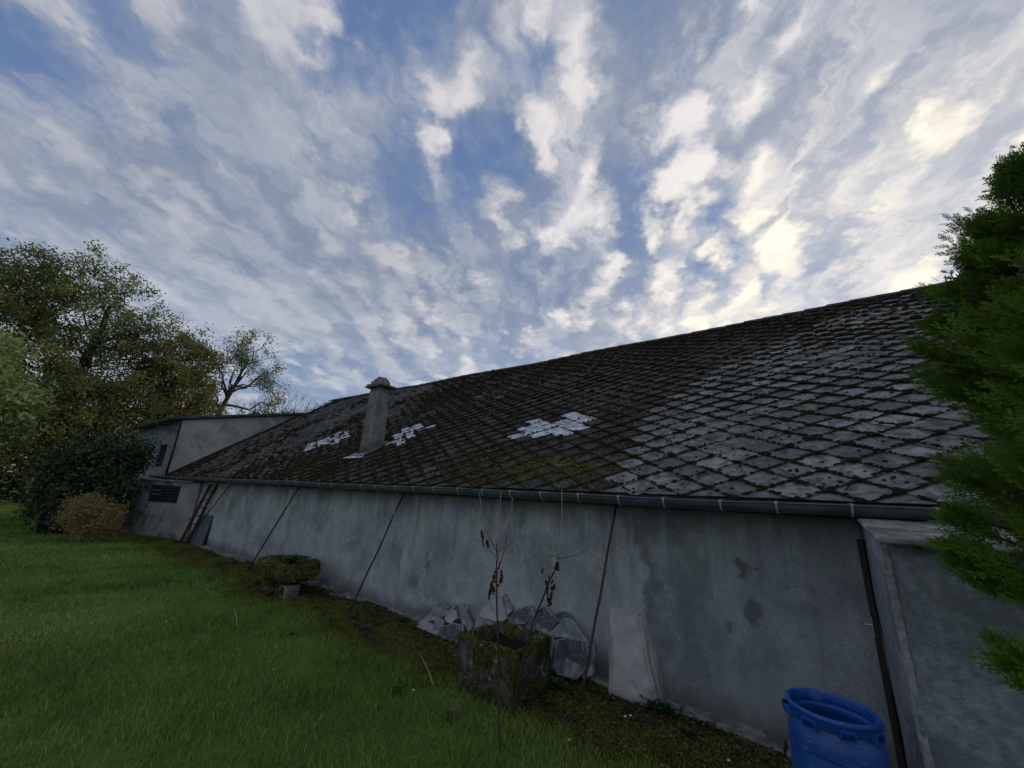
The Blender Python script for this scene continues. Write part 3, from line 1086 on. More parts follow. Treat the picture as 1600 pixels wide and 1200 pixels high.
# gutter
GYc, GZc, GR = 4.325, 1.955, .078
gut = MB()
GX0, GX1 = -21.5, 4.6
ng_ = 60
seg = 12
for side, rr in ((0, GR), (1, GR - .005)):
    base = len(gut.v)
    for i in range(ng_ + 1):
        x = GX0 + (GX1 - GX0) * i / ng_
        sag = .006 * math.sin(x * 1.1) + .004 * math.sin(x * 2.7 + 1)
        for kx in range(seg + 1):
            th = PI + PI * kx / seg
            gut.v.append((x, GYc + rr * math.cos(th), GZc + rr * math.sin(th) * 1.05 + sag))
    for i in range(ng_):
        for kx in range(seg):
            q = base + i * (seg + 1) + kx
            f = (q, q + 1, q + seg + 2, q + seg + 1)
            gut.f.append(f if side else tuple(reversed(f)))
pts = [(GX0 + (GX1 - GX0) * i / ng_, GYc - GR - .003, GZc + .004 + .006 * math.sin((GX0 + (GX1 - GX0) * i / ng_) * 1.1) + .004 * math.sin((GX0 + (GX1 - GX0) * i / ng_) * 2.7 + 1)) for i in range(ng_ + 1)]
gut.tube(pts, .009, 6)
me = bpy.data.meshes.new('gutter')
me.from_pydata(gut.v, [], gut.f)
me.polygons.foreach_set('use_smooth', [True] * len(me.polygons))
me.update()
gutter = bchild(link('gutter', me, MT['gutter']))
bk = MB()
for rr, f in ((GR + .004, 1),):
    n = 10
    vs = []
    for s in (-.009, .009):
        for kx in range(n + 1):
            th = PI * .97 + PI * .75 * kx / n
            vs.append((s, rr * math.cos(th), rr * math.sin(th) * 1.05))
    for s in (-.009, .009):
        for kx in range(n + 1):
            th = PI * .97 + PI * .75 * kx / n
            vs.append((s, (rr + .005) * math.cos(th), (rr + .005) * math.sin(th) * 1.05))
    m_ = n + 1
    fs = []
    for kx in range(n):
        fs += [(2 * m_ + kx, 2 * m_ + kx + 1, 3 * m_ + kx + 1, 3 * m_ + kx), (kx, m_ + kx, m_ + kx + 1, kx + 1),
               (kx, kx + 1, 2 * m_ + kx + 1, 2 * m_ + kx), (m_ + kx, 3 * m_ + kx, 3 * m_ + kx + 1, m_ + kx + 1)]
    bk.add(vs, fs)
bk.box((-.012, -GR - .02, -.004), (.012, -GR + .012, .014))
bk.box((-.009, -GR, .016), (.009, GR + .03, .021))
bme = bk.mesh('gutter_bracket')
bme.materials.append(MT['bracket'])
i = 0
x = .29 + .49 * 6
while x > GX0 + .1:
    o = bpy.data.objects.new('gutter_bracket', bme)
    COL.objects.link(o)
    o.parent = gutter
    sag = .006 * math.sin(x * 1.1) + .004 * math.sin(x * 2.7 + 1)
    o.location = (x + rnd.gauss(0, .012), GYc, GZc + sag)
    o.rotation_euler = (0, 0, rnd.gauss(0, .08))
    x -= .49

# buttress
bu = MB()
w = WY
bu.hexa([(-1.90, w - .24, -.05), (-1.40, w - .22, -.05), (-1.38, w + .02, -.05), (-1.96, w + .02, -.05),
         (-1.94, w - .10, .70), (-1.60, w - .10, .74), (-1.55, w + .02, .80), (-1.96, w + .02, .76)])
ob = bu.build('buttress', MT['buttress'], bevel=.015)
roughen(ob, .018, 4.0, 5, 2.0)
bchild(ob)
b2 = MB()                                       # second cracked-away skin of the buttress
b2.hexa([(-1.53, w - .17, -.03), (-1.37, w - .13, -.03), (-1.35, w + .02, -.03), (-1.52, w + .02, -.03),
         (-1.63, w - .07, .60), (-1.56, w - .05, .60), (-1.52, w + .02, .62), (-1.60, w + .02, .62)])
ob = b2.build('buttress_side', MT['buttress'], bevel=.008)
roughen(ob, .012, 6.0, 4, 5.0)
bchild(ob)

# chimney flue
cx0, cx1, cy0, cy1 = -8.62, -8.10, 5.36, 5.72
ch = MB()
ch.hexa([(cx0, cy0, 2.55), (cx1, cy0 + .02, 2.55), (cx1, cy1, 2.75), (cx0, cy1, 2.75),
         (cx0 + .05, cy0 + .02, 4.34), (cx1 - .05, cy0 + .03, 4.34), (cx1 - .05, cy1 - .02, 4.34), (cx0 + .05, cy1 - .02, 4.34)])
chim = ch.build('chimney', MT['flue'], bevel=.03)
roughen(chim, .006, 3.0, 3, 1.0)
bchild(chim)
cs = MB()
cs.box((cx0 - .06, cy0 - .07, 4.345), (cx1 + .02, cy1 + .05, 4.385))
cs.hexa([(cx0 + .02, cy0 - .09, 4.39), (cx1 + .10, cy0 - .06, 4.36), (cx1 + .09, cy1 + .05, 4.36), (cx0 + .02, cy1 + .05, 4.39),
         (cx0 + .02, cy0 - .09, 4.42), (cx1 + .10, cy0 - .06, 4.39), (cx1 + .09, cy1 + .05, 4.39), (cx0 + .02, cy1 + .05, 4.42)])
o = cs.build('cap_slab', MT['rock'], chim)
roughen(o, .02, 9, 3, 3.0)
rk = bmesh.new()
bmesh.ops.create_icosphere(rk, subdivisions=4, radius=1)
for v in rk.verts:
    n = v.co.copy()
    k_ = 1 + .16 * mnoise.noise(n * 2.2) + .16 * abs(mnoise.noise(n * 4.5)) + .05 * mnoise.noise(n * 11)
    v.co = Vector((n.x * .27 * k_ - 8.37, n.y * .19 * k_ + 5.53, max(n.z, -.05) * .22 * k_ + 4.41))
me = bpy.data.meshes.new('cap_rock')
rk.to_mesh(me)
rk.free()
me.polygons.foreach_set('use_smooth', [True] * len(me.polygons))
link('cap_rock', me, MT['rock'], chim)
fm = MB()
fm.prism([RP(-8.74, .90, .045), RP(-8.20, .92, .045), RP(-8.10, 1.16, .045), RP(-8.70, 1.12, .045)], (0, -.004, .006))
fm.prism([RP(-8.12, 1.10, .05), RP(-7.92, 1.30, .045), RP(-7.98, 1.60, .045), RP(-8.12, 1.62, .05)], (0, -.004, .03))
fm.build('chimney_flashing', MT['gutter'], chim)
f2 = MB()
f2.prism([RP(-8.82, .86, .052), RP(-8.34, .87, .052), RP(-8.32, .95, .055), RP(-8.76, .94, .055)], (0, -.004, .006))
f2.prism([RP(-8.28, .86, .052), RP(-8.10, .90, .052), RP(-8.08, .96, .052), RP(-8.26, .93, .052)], (0, -.004, .006))
f2.build('flashing_lip', MT['zinc'], chim)

# concrete footing along the wall, broken
xs_ = -17.0
fq = [(-.92, -.42, .15, .20, .02), (-.40, .12, .22, .27, .026)]
while xs_ < -1.1:
    ln = rnd.uniform(.35, 1.1)
    if rnd.random() < .72:
        fq.append((xs_, xs_ + ln, rnd.uniform(.06, .26), rnd.uniform(.06, .26), rnd.uniform(.004, .028)))
    xs_ += ln + rnd.uniform(0.01, .05)
for i, (xa, xb, d0, d1, z0) in enumerate(fq):
    ft = MB()
    ft.hexa([(xa, w - d0, -.1), (xb, w - d1, -.1), (xb, w + .02, -.1), (xa, w + .02, -.1),
             (xa, w - d0, z0), (xb, w - d1, z0), (xb, w + .02, z0 + .02), (xa, w + .02, z0 + .02)])
    o = ft.build('footing', MT['concrete'])
    roughen(o, .022, 7, 5, 4.0 + i)
    bchild(o)

# ------------------------------------------------------------------ annexe on the right
ax, ay = .335, 3.45
ann = thing('annexe', 'small rough cast lean-to shed with a sloping slab on top, behind the conifer', 'shed', (ax, ay, 0))
AINV = Matrix.Translation((-ax, -ay, 0))


def achild(o, inv=AINV, par=ann):
    o.parent = par
    o.matrix_parent_inverse = inv
    return o


am = MB()
am.hexa([(ax, ay, -.2), (3.2, ay, -.2), (3.2, WY - .004, -.2), (ax, WY - .004, -.2),
         (ax, ay, 1.735), (3.2, ay, 1.735), (3.2, WY - .004, 1.862), (ax, WY - .004, 1.862)])
o = am.build('wall', MT['annexe'], bevel=.012)
roughen(o, .012, 3.0, 14, 2.0)
achild(o)
cm = MB()
pts = [(ax + .012, ay + .012, z) for z in np.linspace(-.1, 1.72, 14)]
cm.hexa([(ax - .006, ay - .006, -.1), (ax + .035, ay - .006, -.1), (ax + .035, ay + .05, -.1), (ax - .006, ay + .05, -.1),
         (ax - .006, ay - .006, 1.715), (ax + .035, ay - .006, 1.715), (ax + .035, ay + .05, 1.715), (ax - .006, ay + .05, 1.715)])
o = cm.build('corner_render', MT['annexe_edge'], bevel=.006)
roughen(o, .007, 14, 20, 7)
achild(o)
sm = MB()
sm.hexa([(ax - .03, ay - .12, 1.742), (3.3, ay - .12, 1.742), (3.3, WY - .006, 1.872), (ax - .03, WY - .006, 1.872),
         (ax - .03, ay - .12, 1.768), (3.3, ay - .12, 1.768), (3.3, WY - .006, 1.905), (ax - .03, WY - .006, 1.905)])
o = sm.build('roof_slab', MT['cap_slab'], bevel=.006)
roughen(o, .006, 5, 8, 9)
achild(o)
dm = MB()
dm.box((ax - .045, WY - .22, -.05), (ax - .012, WY - .10, 1.70))
door = achild(dm.build('door', MT['brown_wood'], bevel=.004))
dm = MB()
dm.box((ax - .030, WY - .10, -.05), (ax - .014, WY - .055, 1.70))
dm.build('door_post', MT['brown_wood'], door)
hm = MB()
hm.tube([(ax - .05, WY - .19, 1.07), (ax - .10, WY - .19, 1.07), (ax - .115, WY - .19, 1.075)], [.008, .008, .011], 8)
hm.box((ax - .052, WY - .205, .99), (ax - .046, WY - .175, 1.13))
hm.build('latch', MT['steel'], door)

# ------------------------------------------------------------------ far house behind the barn
hx = -19.95
house = thing('outbuilding', 'tall pale rendered outbuilding with a dark roof edge behind the far end of the barn', 'building', (hx, 4.5, 0))
HINV = Matrix.Translation((-hx, -4.5, 0))
hb = MB()
# right face rises above the barn roof; the front face looks towards the lawn
y1 = 9.6
z_at = lambda y: 4.20 + (y - 4.5) * (5.20 - 4.20) / (8.68 - 4.5)
Lx = -27.5
hb.prism([(hx - .22, 4.5, 1.2), (hx - .22, y1, 1.2), (hx - .22, y1, z_at(y1)), (hx - .22, 4.5, 4.20)], (-.25, 0, 0))
o = hb.build('wall', MT['render_pale'])
achild(o, HINV, house)
hb = MB()
wl, wr, wb, wt = -22.6, -21.35, 2.35, 3.27      # window opening
for (x0, x1, z0, z1) in ((Lx, wl, 0, 4.2), (wr, hx - .235, 0, 4.2), (wl, wr, 0, wb), (wl, wr, wt, 4.2)):
    hb.box((x0, 4.5, z0), (x1, 4.7, z1))
o = hb.build('front_wall', MT['render_skylit'])
achild(o, HINV, house)
wi = MB()
for a_, b_ in (((wl, 4.56, wb), (wl + .07, 4.62, wt)), ((wr - .07, 4.56, wb), (wr, 4.62, wt)), ((wl + .07, 4.56, wb), (wr - .07, 4.62, wb + .06)),
               ((wl + .07, 4.56, wt - .06), (wr - .07, 4.62, wt)), ((-22.0, 4.56, wb + .06), (-21.95, 4.62, wt - .06))):
    wi.box(a_, b_)
win = achild(wi.build('window', MT['brown_wood']), HINV, house)
wi = MB()
wi.box((wl + .07, 4.60, wb + .06), (wr - .07, 4.61, wt - .06))
wi.build('pane', MT['glass'], win)
hr = MB()
ov = .45
hr.hexa([(Lx - .3, 4.5 - ov, 4.09 + .06), (hx - .05, 4.5 - ov, 4.09 + .06), (hx - .05, y1, z_at(y1) + .02), (Lx - .3, y1, z_at(y1) + .02),
         (Lx - .3, 4.5 - ov, 4.26), (hx - .05, 4.5 - ov, 4.26), (hx - .05, y1, z_at(y1) + .13), (Lx - .3, y1, z_at(y1) + .13)])
achild(hr.build('roof', MT['rubber'], bevel=.01), HINV, house)
dp = MB()
dp.tube([(-19.98, 4.40, 4.16), (-20.02, 4.43, 3.95), (-20.05, 4.44, 3.6), (-20.05, 4.44, 2.1)], .035, 8)
achild(dp.build('downpipe', MT['fascia'], smooth=True), HINV, house)
br = MB()
br.tube([(-22.0, 4.10, 4.10), (-22.0, 4.12, 3.98), (-21.3, 4.38, 3.90), (-20.3, 4.46, 3.74)], .03, 6)
br.box((-22.07, 4.06, 4.10), (-21.93, 4.16, 4.2))
br.box((-20.1, 4.02, 4.20), (-19.86, 4.1, 4.34))
achild(br.build('gutter_outlet', MT['panel']), HINV, house)

# low oblique lean-to under the far end of the eaves
p0 = Vector((-16.35, 4.58, 0))
p1 = Vector((-19.75, 3.42, 0))
dl = (p1 - p0).normalized()
nl = Vector((dl.y, -dl.x, 0))
if nl.y > 0: nl = -nl
lean = thing('lean_to', 'low lean-to with a dark slatted window tucked under the far end of the gutter', 'shed', tuple(p0))
LINV = Matrix.Translation(-p0)
lw = MB()
Ll = (p1 - p0).length


def lp(s, z, o=0.0):
    q = p0 + dl * s - nl * o
    return (q.x, q.y, z)


def lbox(mb, s0, s1, z0, z1, o0, o1):
    mb.hexa([lp(s0, z0, o0), lp(s1, z0, o0), lp(s1, z0, o1), lp(s0, z0, o1), lp(s0, z1, o0), lp(s1, z1, o0), lp(s1, z1, o1), lp(s0, z1, o1)])


def s_of(x, y):                                  # where a sight line meets the lean-to face
    d = ray(x, y)
    tt = (p0 - CAM).dot(nl) / d.dot(nl)
    q = CAM + d * tt
    return (q - p0).dot(dl), q.z


sa, za = s_of(283, 761)
sb, zb = s_of(236, 756)
_, zc_ = s_of(275, 787)
wz0, wz1 = zc_, (za + zb) / 2
for s0, s1, z0, z1 in ((0, sa, -.2, 1.80), (sb, Ll, -.2, 1.80), (sa, sb, -.2, wz0), (sa, sb, wz1, 1.80)):
    lbox(lw, s0, s1, z0, z1, 0, .2)
achild(lw.build('wall', MT['render_low']), LINV, lean)
lt = MB()
lbox(lt, .15, Ll + .1, 1.803, 1.85, -.10, .5)
achild(lt.build('roof_slab', MT['concrete']), LINV, lean)
sh = MB()
lbox(sh, sa, sb, wz0, wz1, .12, .14)
shut = achild(sh.build('window', MT['dark']), LINV, lean)
ns = 6
for i in range(ns):
    s_ = MB()
    z0 = wz0 + (wz1 - wz0) * (i + .12) / ns
    lbox(s_, sa + .02, sb - .02, z0, z0 + (wz1 - wz0) / ns * .62, .03, .06)
    s_.build('slat', MT['fascia'], shut)
for z0 in (.42, .66):
    s_ = MB()
    zz = wz0 + (wz1 - wz0) * z0
    lbox(s_, sb - .55, sb - .02, zz, zz + .045, .012, .025)
    s_.build('slat', MT['panel'], shut)['label'] = 'pale broken slat'

# ------------------------------------------------------------------ props and rods against the wall
rodlab = ['long thin rod propped under the gutter nearest the red ladder', 'dark thin rod propped under the gutter left of the round stone trough',
          'dark thin rod propped under the gutter between the round trough and the slates',
          'bent rusty rod propped under the gutter between the slates and the buttress']
for i, (fx, fy, tx, ty, mt) in enumerate([(288, 848, 360, 757, 'dark_rod'), (385, 893, 468, 760, 'dark_rod'), (545, 955, 632, 770, 'dark_rod'), (905, 1100, 963, 790, 'iron')]):
    a_ = at_z(fx, fy)
    b_ = at_y(tx, ty, 4.60)
    mb = MB()
    pts = []
    for s in range(9):
        f = s / 8
        p = a_.lerp(b_, f) + Vector((mnoise.noise(Vector((f * 3, i * 7, 0))) * .03, 0, 0)) * math.sin(PI * f)
        pts.append(p - Vector((0, 0, .03)) * (1 - f))
    mb.tube(pts, [.013 if mt == 'iron' else .016] * 9, 6)
    root = mb.build('prop_rod', MT[mt], smooth=True)
    if mt == 'iron':
        for s in (3, 5, 6):
            roughen
    tag(root, rodlab[i], 'rod', 'rods propped under the gutter')

# ladder
lad = thing('ladder', 'old red ladder leaning against the far end of the barn wall', 'ladder', tuple(at_z(287, 846)))
LI = Matrix.Translation(-lad.location)
fa, fb = at_y(282.5, 845, 4.35), at_y(294, 843, 4.42)
fa.z = fb.z = 0
ta, tb = at_y(329, 757, 4.60), at_y(339, 757, 4.62)
for a_, b_ in ((fa, ta), (fb, tb)):
    mb = MB()
    mb.tube([a_, b_], .042, 6)
    achild(mb.build('rail', MT['ladder']), LI, lad)
for f in (.08, .19, .32, .46, .60, .74, .88):
    mb = MB()
    mb.tube([fa.lerp(ta, f), fb.lerp(tb, f)], .018, 6)
    achild(mb.build('rung', MT['ladder']), LI, lad)

# grey sheet behind the ladder
pm = MB()
q0, q1 = at_z(306, 853), at_z(322, 857)
a0 = Vector((-15.75, 4.50, 0)); a1 = Vector((-14.65, 4.52, 0))
pm.hexa([tuple(a0), tuple(a1), tuple(a1 + Vector((0, .03, 0))), tuple(a0 + Vector((0, .03, 0))),
         tuple(a0 + Vector((.05, .10, .86))), tuple(a1 + Vector((0, .09, .86))), tuple(a1 + Vector((0, .12, .86))), tuple(a0 + Vector((.05, .13, .86)))])
tag(pm.build('sheet', MT['panel']), 'blue grey sheet standing against the wall right behind the red ladder', 'panel')

# ------------------------------------------------------------------ round stone trough on blocks


def lathe_blob(mb, prof, cx, cy, n, sx=1.0, sy=1.0, sq=0.0, seed=0.0, amt=.04, lean=(0, 0)):
    """closed surface of revolution from (r, z) profile, squarish and rough"""
    base = len(mb.v)
    for r_, z in prof:
        for k in range(n):
            th = 2 * PI * k / n
            c_, s_ = math.cos(th), math.sin(th)
            rr = r_ * (1 + sq * (1 / max(abs(c_), abs(s_)) - 1))
            q = Vector((c_ * rr * sx, s_ * rr * sy, z))
            nn = mnoise.noise(q * 5 + Vector((seed, 0, 0))) * amt + mnoise.noise(q * 13 + Vector((seed, 2, 0))) * amt * .4
            f = 1 + (nn / max(r_, .08))
            mb.v.append((cx + q.x * f + lean[0] * z, cy + q.y * f + lean[1] * z, z + nn * .6))
    m_ = len(prof)
    for i in range(m_ - 1):
        for k in range(n):
            a_ = base + i * n
            mb.f.append((a_ + k, a_ + (k + 1) % n, a_ + n + (k + 1) % n, a_ + n + k))
    mb.f.append(tuple(base + k for k in reversed(range(n))))
    mb.f.append(tuple(base + (m_ - 1) * n + k for k in range(n)))


tcx, tcy = -8.0, 3.93
trough = thing('stone_trough', 'shallow round mossy stone trough raised on a pale block in front of the barn wall', 'trough', (tcx, tcy, 0))
TI = Matrix.Translation((-tcx, -tcy, 0))
mb = MB()
lathe_blob(mb, [(.28, .19), (.50, .22), (.64, .28), (.70, .38), (.70, .47), (.66, .525), (.59, .535), (.53, .51), (.44, .47), (.27, .46), (.1, .46)], tcx, tcy, 48, 1.0, .62, .1, 3, .07)
achild(mb.build('basin', MT['granite2'], smooth=True), TI, trough)
mb = MB()
mb.box((-7.90, 3.70, -.05), (-7.52, 3.98, .20))
o = mb.build('block', MT['granite'], bevel=.012)
roughen(o, .018, 9, 5, 1)
achild(o, TI, trough)
mb = MB()
lathe_blob(mb, [(.16, -.05), (.19, .05), (.17, .14), (.14, .20)], -8.28, 3.86, 14, 1.2, 1, .4, 6, .05)
achild(mb.build('foot_stone', MT['granite'], smooth=True), TI, trough)
mb = MB()
mb.hexa([(-7.49, 3.68, -.05), (-7.40, 3.68, -.05), (-7.40, 3.9, -.05), (-7.49, 3.9, -.05), (-7.48, 3.68, .21), (-7.39, 3.68, .21), (-7.39, 3.9, .21), (-7.48, 3.9, .21)])
achild(mb.build('block', MT['concrete'], bevel=.008), TI, trough)

# square mossy planter
pcx, pcy = -2.74, 3.76
plant = thing('stone_planter', 'deep square mossy granite planter in front of the heap of slates', 'planter', (pcx, pcy, 0))
PI_ = Matrix.Translation((-pcx, -pcy, 0))
mb = MB()
lathe_blob(mb, [(.32, -.08), (.345, .08), (.36, .24), (.365, .39), (.37, .455), (.355, .485), (.325, .488), (.30, .46), (.285, .40), (.27, .35), (.15, .34), (.05, .34)], pcx, pcy, 72, 1.0, .90, .93, 1, .04)
achild(mb.build('basin', MT['granite'], smooth=True), PI_, plant)
mb = MB()
lathe_blob(mb, [(.28, .32), (.27, .385), (.15, .41), (.04, .405)], pcx, pcy, 40, 1.0, .88, .9, 8, .04)
achild(mb.build('soil', MT['underlay'], smooth=True), PI_, plant)
# moss fringe on both stone vessels


def moss_fringe(cx, cy, rx, ry, sq, z0, z1, n, name, par, inv, hmax=.02, tn=.4, zt=None):
    th = rng.uniform(0, 2 * PI, n)
    c_, s_ = np.cos(th), np.sin(th)
    k_ = 1 + sq * (1 / np.maximum(np.abs(c_), np.abs(s_)) - 1)
    z = rng.uniform(z0, z1, n) if zt is None else zt
    rr = 1.0 + rng.normal(0, .02, n)
    C = np.stack([cx + c_ * rx * k_ * rr, cy + s_ * ry * k_ * rr, z], -1)
    keep = np.array([mnoise.noise(Vector(tuple(c * 4.0))) > -.12 for c in C])
    C = C[keep]
    V, Fc = cards(C, rng.uniform(.01, hmax, len(C)), 0, .7)
    o = link(name, npmesh(name, V, Fc, np.repeat(np.clip(rng.normal(tn, .16, len(C)), 0, 1), 4)), MT['mossblade'])
    tag(o, kind='stuff')
    achild(o, inv, par)


moss_fringe(pcx, pcy, .36, .325, .93, .05, .48, 4500, 'moss', plant, PI_, .022, .22)
moss_fringe(pcx, pcy, .34, .306, .93, .475, .50, 2200, 'moss', plant, PI_, .022, .42)
moss_fringe(tcx, tcy, .67, .42, .1, .50, .545, 3000, 'moss', trough, TI, .035, .55)
moss_fringe(tcx, tcy, .715, .445, .1, .32, .52, 5000, 'moss', trough, TI, .03, .45)


# ------------------------------------------------------------------ slabs of slate leaning on the wall
def slab(outline, y_top, y_bot, th, mat, label, seed, tiltx=0.0):
    """outline: pixels of the visible face, laid on a plane leaning back against the wall"""
    # plane through foot line (y_bot at z=0) and (y_top at z=.7)
    n = Vector((tiltx, -.7, (y_top - y_bot))).normalized()
    pt = Vector((-3.2, y_bot, 0))
    pts = []
    rs = random.Random(seed)
    for (x, y) in outline:
        d = ray(x, y)
        tt = (pt - CAM).dot(n) / d.dot(n)
        pts.append(CAM + d * tt)
    # irregular chipped outline
    out = []
    for i in range(len(pts)):
        a_, b_ = pts[i], pts[(i + 1) % len(pts)]
        out.append(a_)
        L_ = (b_ - a_).length
        m_ = max(1, int(L_ / .035))
        for q in range(1, m_):
            out.append(a_.lerp(b_, q / m_) + Vector((rs.gauss(0, .005), 0, rs.gauss(0, .005))))
    cen = sum(out, Vector()) / len(out)
    loc = Vector((cen.x, cen.y, cen.z))
    m1 = MB()
    nn = -n if n.y > 0 else n
    back = -nn * th
    m1.v = [tuple(p - loc) for p in out] + [tuple(p - loc + back * .45 + (p - cen) * .025) for p in out] + [tuple(p - loc + back + (p - cen) * .01) for p in out]
    N = len(out)
    m1.f = [tuple(range(N))] + [(i, N + i, N + (i + 1) % N, (i + 1) % N) for i in range(N)] + [(N + i, 2 * N + i, 2 * N + (i + 1) % N, N + (i + 1) % N) for i in range(N)] + [tuple(reversed(range(2 * N, 3 * N)))]
    me = bpy.data.meshes.new('slate_slab')
    me.from_pydata(m1.v, [], m1.f)
    me.materials.append(MT[mat])
    me.materials.append(MT['slab_edge'])
    bm = bmesh.new()
    bm.from_mesh(me)
    bmesh.ops.recalc_face_normals(bm, faces=bm.faces)
    big_ = [f for f in bm.faces if len(f.verts) > 4]
    for f in bm.faces:
        if len(f.verts) == 4: f.material_index = 1
    for f in big_:
        rim = bmesh.ops.inset_individual(bm, faces=[f], thickness=.004 + .003 * (seed % 3), depth=0)
        for g in rim['faces']: g.material_index = 1
    bm.to_mesh(me)
    bm.free()
    o = link('slate_slab', me)
    o.location = loc
    tag(o, label, 'slab', 'slate slabs leaning against the barn wall')
    return o


S = lambda pts: [(640 + a / 5.333, 900 + b / 5.333) for a, b in pts]
slab(S([(0, 455), (120, 375), (160, 390), (200, 420), (150, 530), (20, 490)]), 4.56, 4.36, .035, 'slate_pale', 'pale buff slab lying lowest at the left end of the slate heap', 1)
slab(S([(170, 540), (290, 410), (350, 388), (440, 410), (445, 490), (380, 560), (290, 578)]), 4.54, 4.34, .04, 'slate', 'dark rounded slab at the front of the left heap of slates', 2)
slab(S([(60, 400), (180, 300), (330, 280), (390, 260), (300, 330), (180, 370)]), 4.60, 4.42, .03, 'slate_mid', 'long grey slab lying across the left heap of slates', 3)
slab(S([(290, 350), (340, 285), (390, 280), (400, 350), (350, 390), (300, 380)]), 4.58, 4.39, .03, 'slate_pale', 'small buff slab wedged near the top of the left heap', 4)
slab(S([(300, 290), (400, 225), (440, 235), (480, 330), (520, 420), (500, 480), (440, 400), (400, 300)]), 4.61, 4.45, .05, 'slate_mid', 'upright grey slab closing the right side of the left heap', 5)
slab(S([(440, 245), (505, 240), (470, 305)]), 4.60, 4.45, .02, 'slate_mid', 'small triangular grey chip on top of the left heap', 6)
slab(S([(200, 300), (205, 230), (260, 205), (340, 250), (290, 290)]), 4.635, 4.52, .02, 'slate_mid', 'thin broken slab standing behind the top of the left heap', 7)
slab(S([(160, 530), (210, 370), (260, 350), (285, 390), (240, 470), (180, 545)]), 4.57, 4.37, .03, 'slate_mid', 'narrow grey slab between the buff slab and the dark rounded slab', 8)
slab(S([(580, 330), (620, 250), (710, 180), (770, 190), (810, 350), (750, 400)]), 4.60, 4.43, .04, 'slate_pale', 'pale pointed slab standing behind the square planter', 9)
slab(S([(755, 190), (795, 150), (850, 290), (815, 330)]), 4.62, 4.48, .05, 'slate_mid', 'narrow grey slab showing to the right of the pale pointed slab', 10)
slab(S([(515, 480), (560, 365), (740, 380), (760, 470)]), 4.55, 4.33, .04, 'slate_mid', 'long low slab behind the left rim of the square planter', 11)
slab(S([(815, 375), (870, 300), (970, 250), (1000, 330), (960, 400), (880, 400)]), 4.60, 4.42, .03, 'slate', 'dark blunt slab in the middle behind the planter', 12)
slab(S([(960, 260), (1010, 240), (1045, 290), (1040, 330), (1000, 330)]), 4.62, 4.48, .07, 'slate_mid', 'stack edge slab just right of the dark blunt slab', 13)
slab(S([(770, 430), (790, 390), (960, 430), (1000, 500), (820, 480)]), 4.54, 4.33, .03, 'slate_mid', 'flat slab resting low behind the planter rim', 14)
slab(S([(960, 450), (1010, 340), (1120, 250), (1230, 370), (1145, 490), (1010, 470)]), 4.58, 4.38, .045, 'slate', 'blue grey pointed slab right of the planter below the second sapling', 15)
slab(S([(1200, 330), (1270, 290), (1340, 320), (1330, 370), (1230, 390)]), 4.62, 4.48, .04, 'slate', 'dark rounded slab top peeping between the two pointed slabs', 16)
slab(S([(1150, 490), (1290, 345), (1340, 350), (1480, 535), (1300, 525)]), 4.57, 4.36, .04, 'slate_mid', 'triangular grey slab on top of the square slab at the right end', 17)
slab(S([(1030, 490), (1060, 475), (1190, 510), (1200, 560), (1150, 760), (1110, 805), (1080, 780), (1070, 560)]), 4.50, 4.28, .03, 'slate_mid', 'tall narrow slab standing at the right side of the planter', 18)
slab(S([(1215, 540), (1250, 520), (1490, 540), (1480, 740), (1390, 860), (1230, 820), (1200, 760)]), 4.50, 4.30, .045, 'slate', 'large square dark slab at the right end of the heap', 19)
slab(S([(1440, 545), (1520, 560), (1540, 600), (1520, 830), (1440, 850)]), 4.57, 4.39, .06, 'slate_mid', 'slab edge standing behind the large square dark slab', 20)


# ------------------------------------------------------------------ blue drum
dx, dy, DH, DR = -.045, 3.39, .80, .232
drum = thing('plastic_drum', 'open blue plastic drum with a clamp rim standing by the wall', 'drum', (dx, dy, 0))
drum.scale = (.97, .97, .99)
n = 96
prof = [(.205, 0.0), (.222, .012), (.232, .05), (.238, .12), (.240, .40), (.238, .60), (.234, .66), (.222, .70), (.212, .715), (.210, .735)]
dense = []
for (r0_, z0_), (r1_, z1_) in zip(prof, prof[1:]):
    m_ = max(1, int(abs(z1_ - z0_) / .012))
    for q in range(m_):
        f = q / m_
        dense.append((r0_ + (r1_ - r0_) * f, z0_ + (z1_ - z0_) * f))
dense.append(prof[-1])
dv, df = [], []
sm_ = lambda a, b, v: (lambda q: q * q * (3 - 2 * q))(max(0, min(1, (v - a) / (b - a))))


def grip(th, z):
    d_ = 0
    for g0 in (math.radians(-104), math.radians(-15), math.radians(165), math.radians(75)):
        dth = (th - g0 + PI) % (2 * PI) - PI
        u_ = abs(dth) * .24
        d_ = max(d_, (1 - sm_(.060, .095, u_)) * sm_(.50, .545, z) * (1 - sm_(.585, .60, z)))
    return d_


for r_, z in dense:
    for k in range(n):
        th = 2 * PI * k / n
        rr = r_ - .028 * grip(th, z)
        dv.append((rr * math.cos(th), rr * math.sin(th), z))
for i in range(len(dense) - 1):
    for k in range(n):
        df.append((i * n + k, i * n + (k + 1) % n, (i + 1) * n + (k + 1) % n, (i + 1) * n + k))
df.append(tuple(reversed(range(n))))
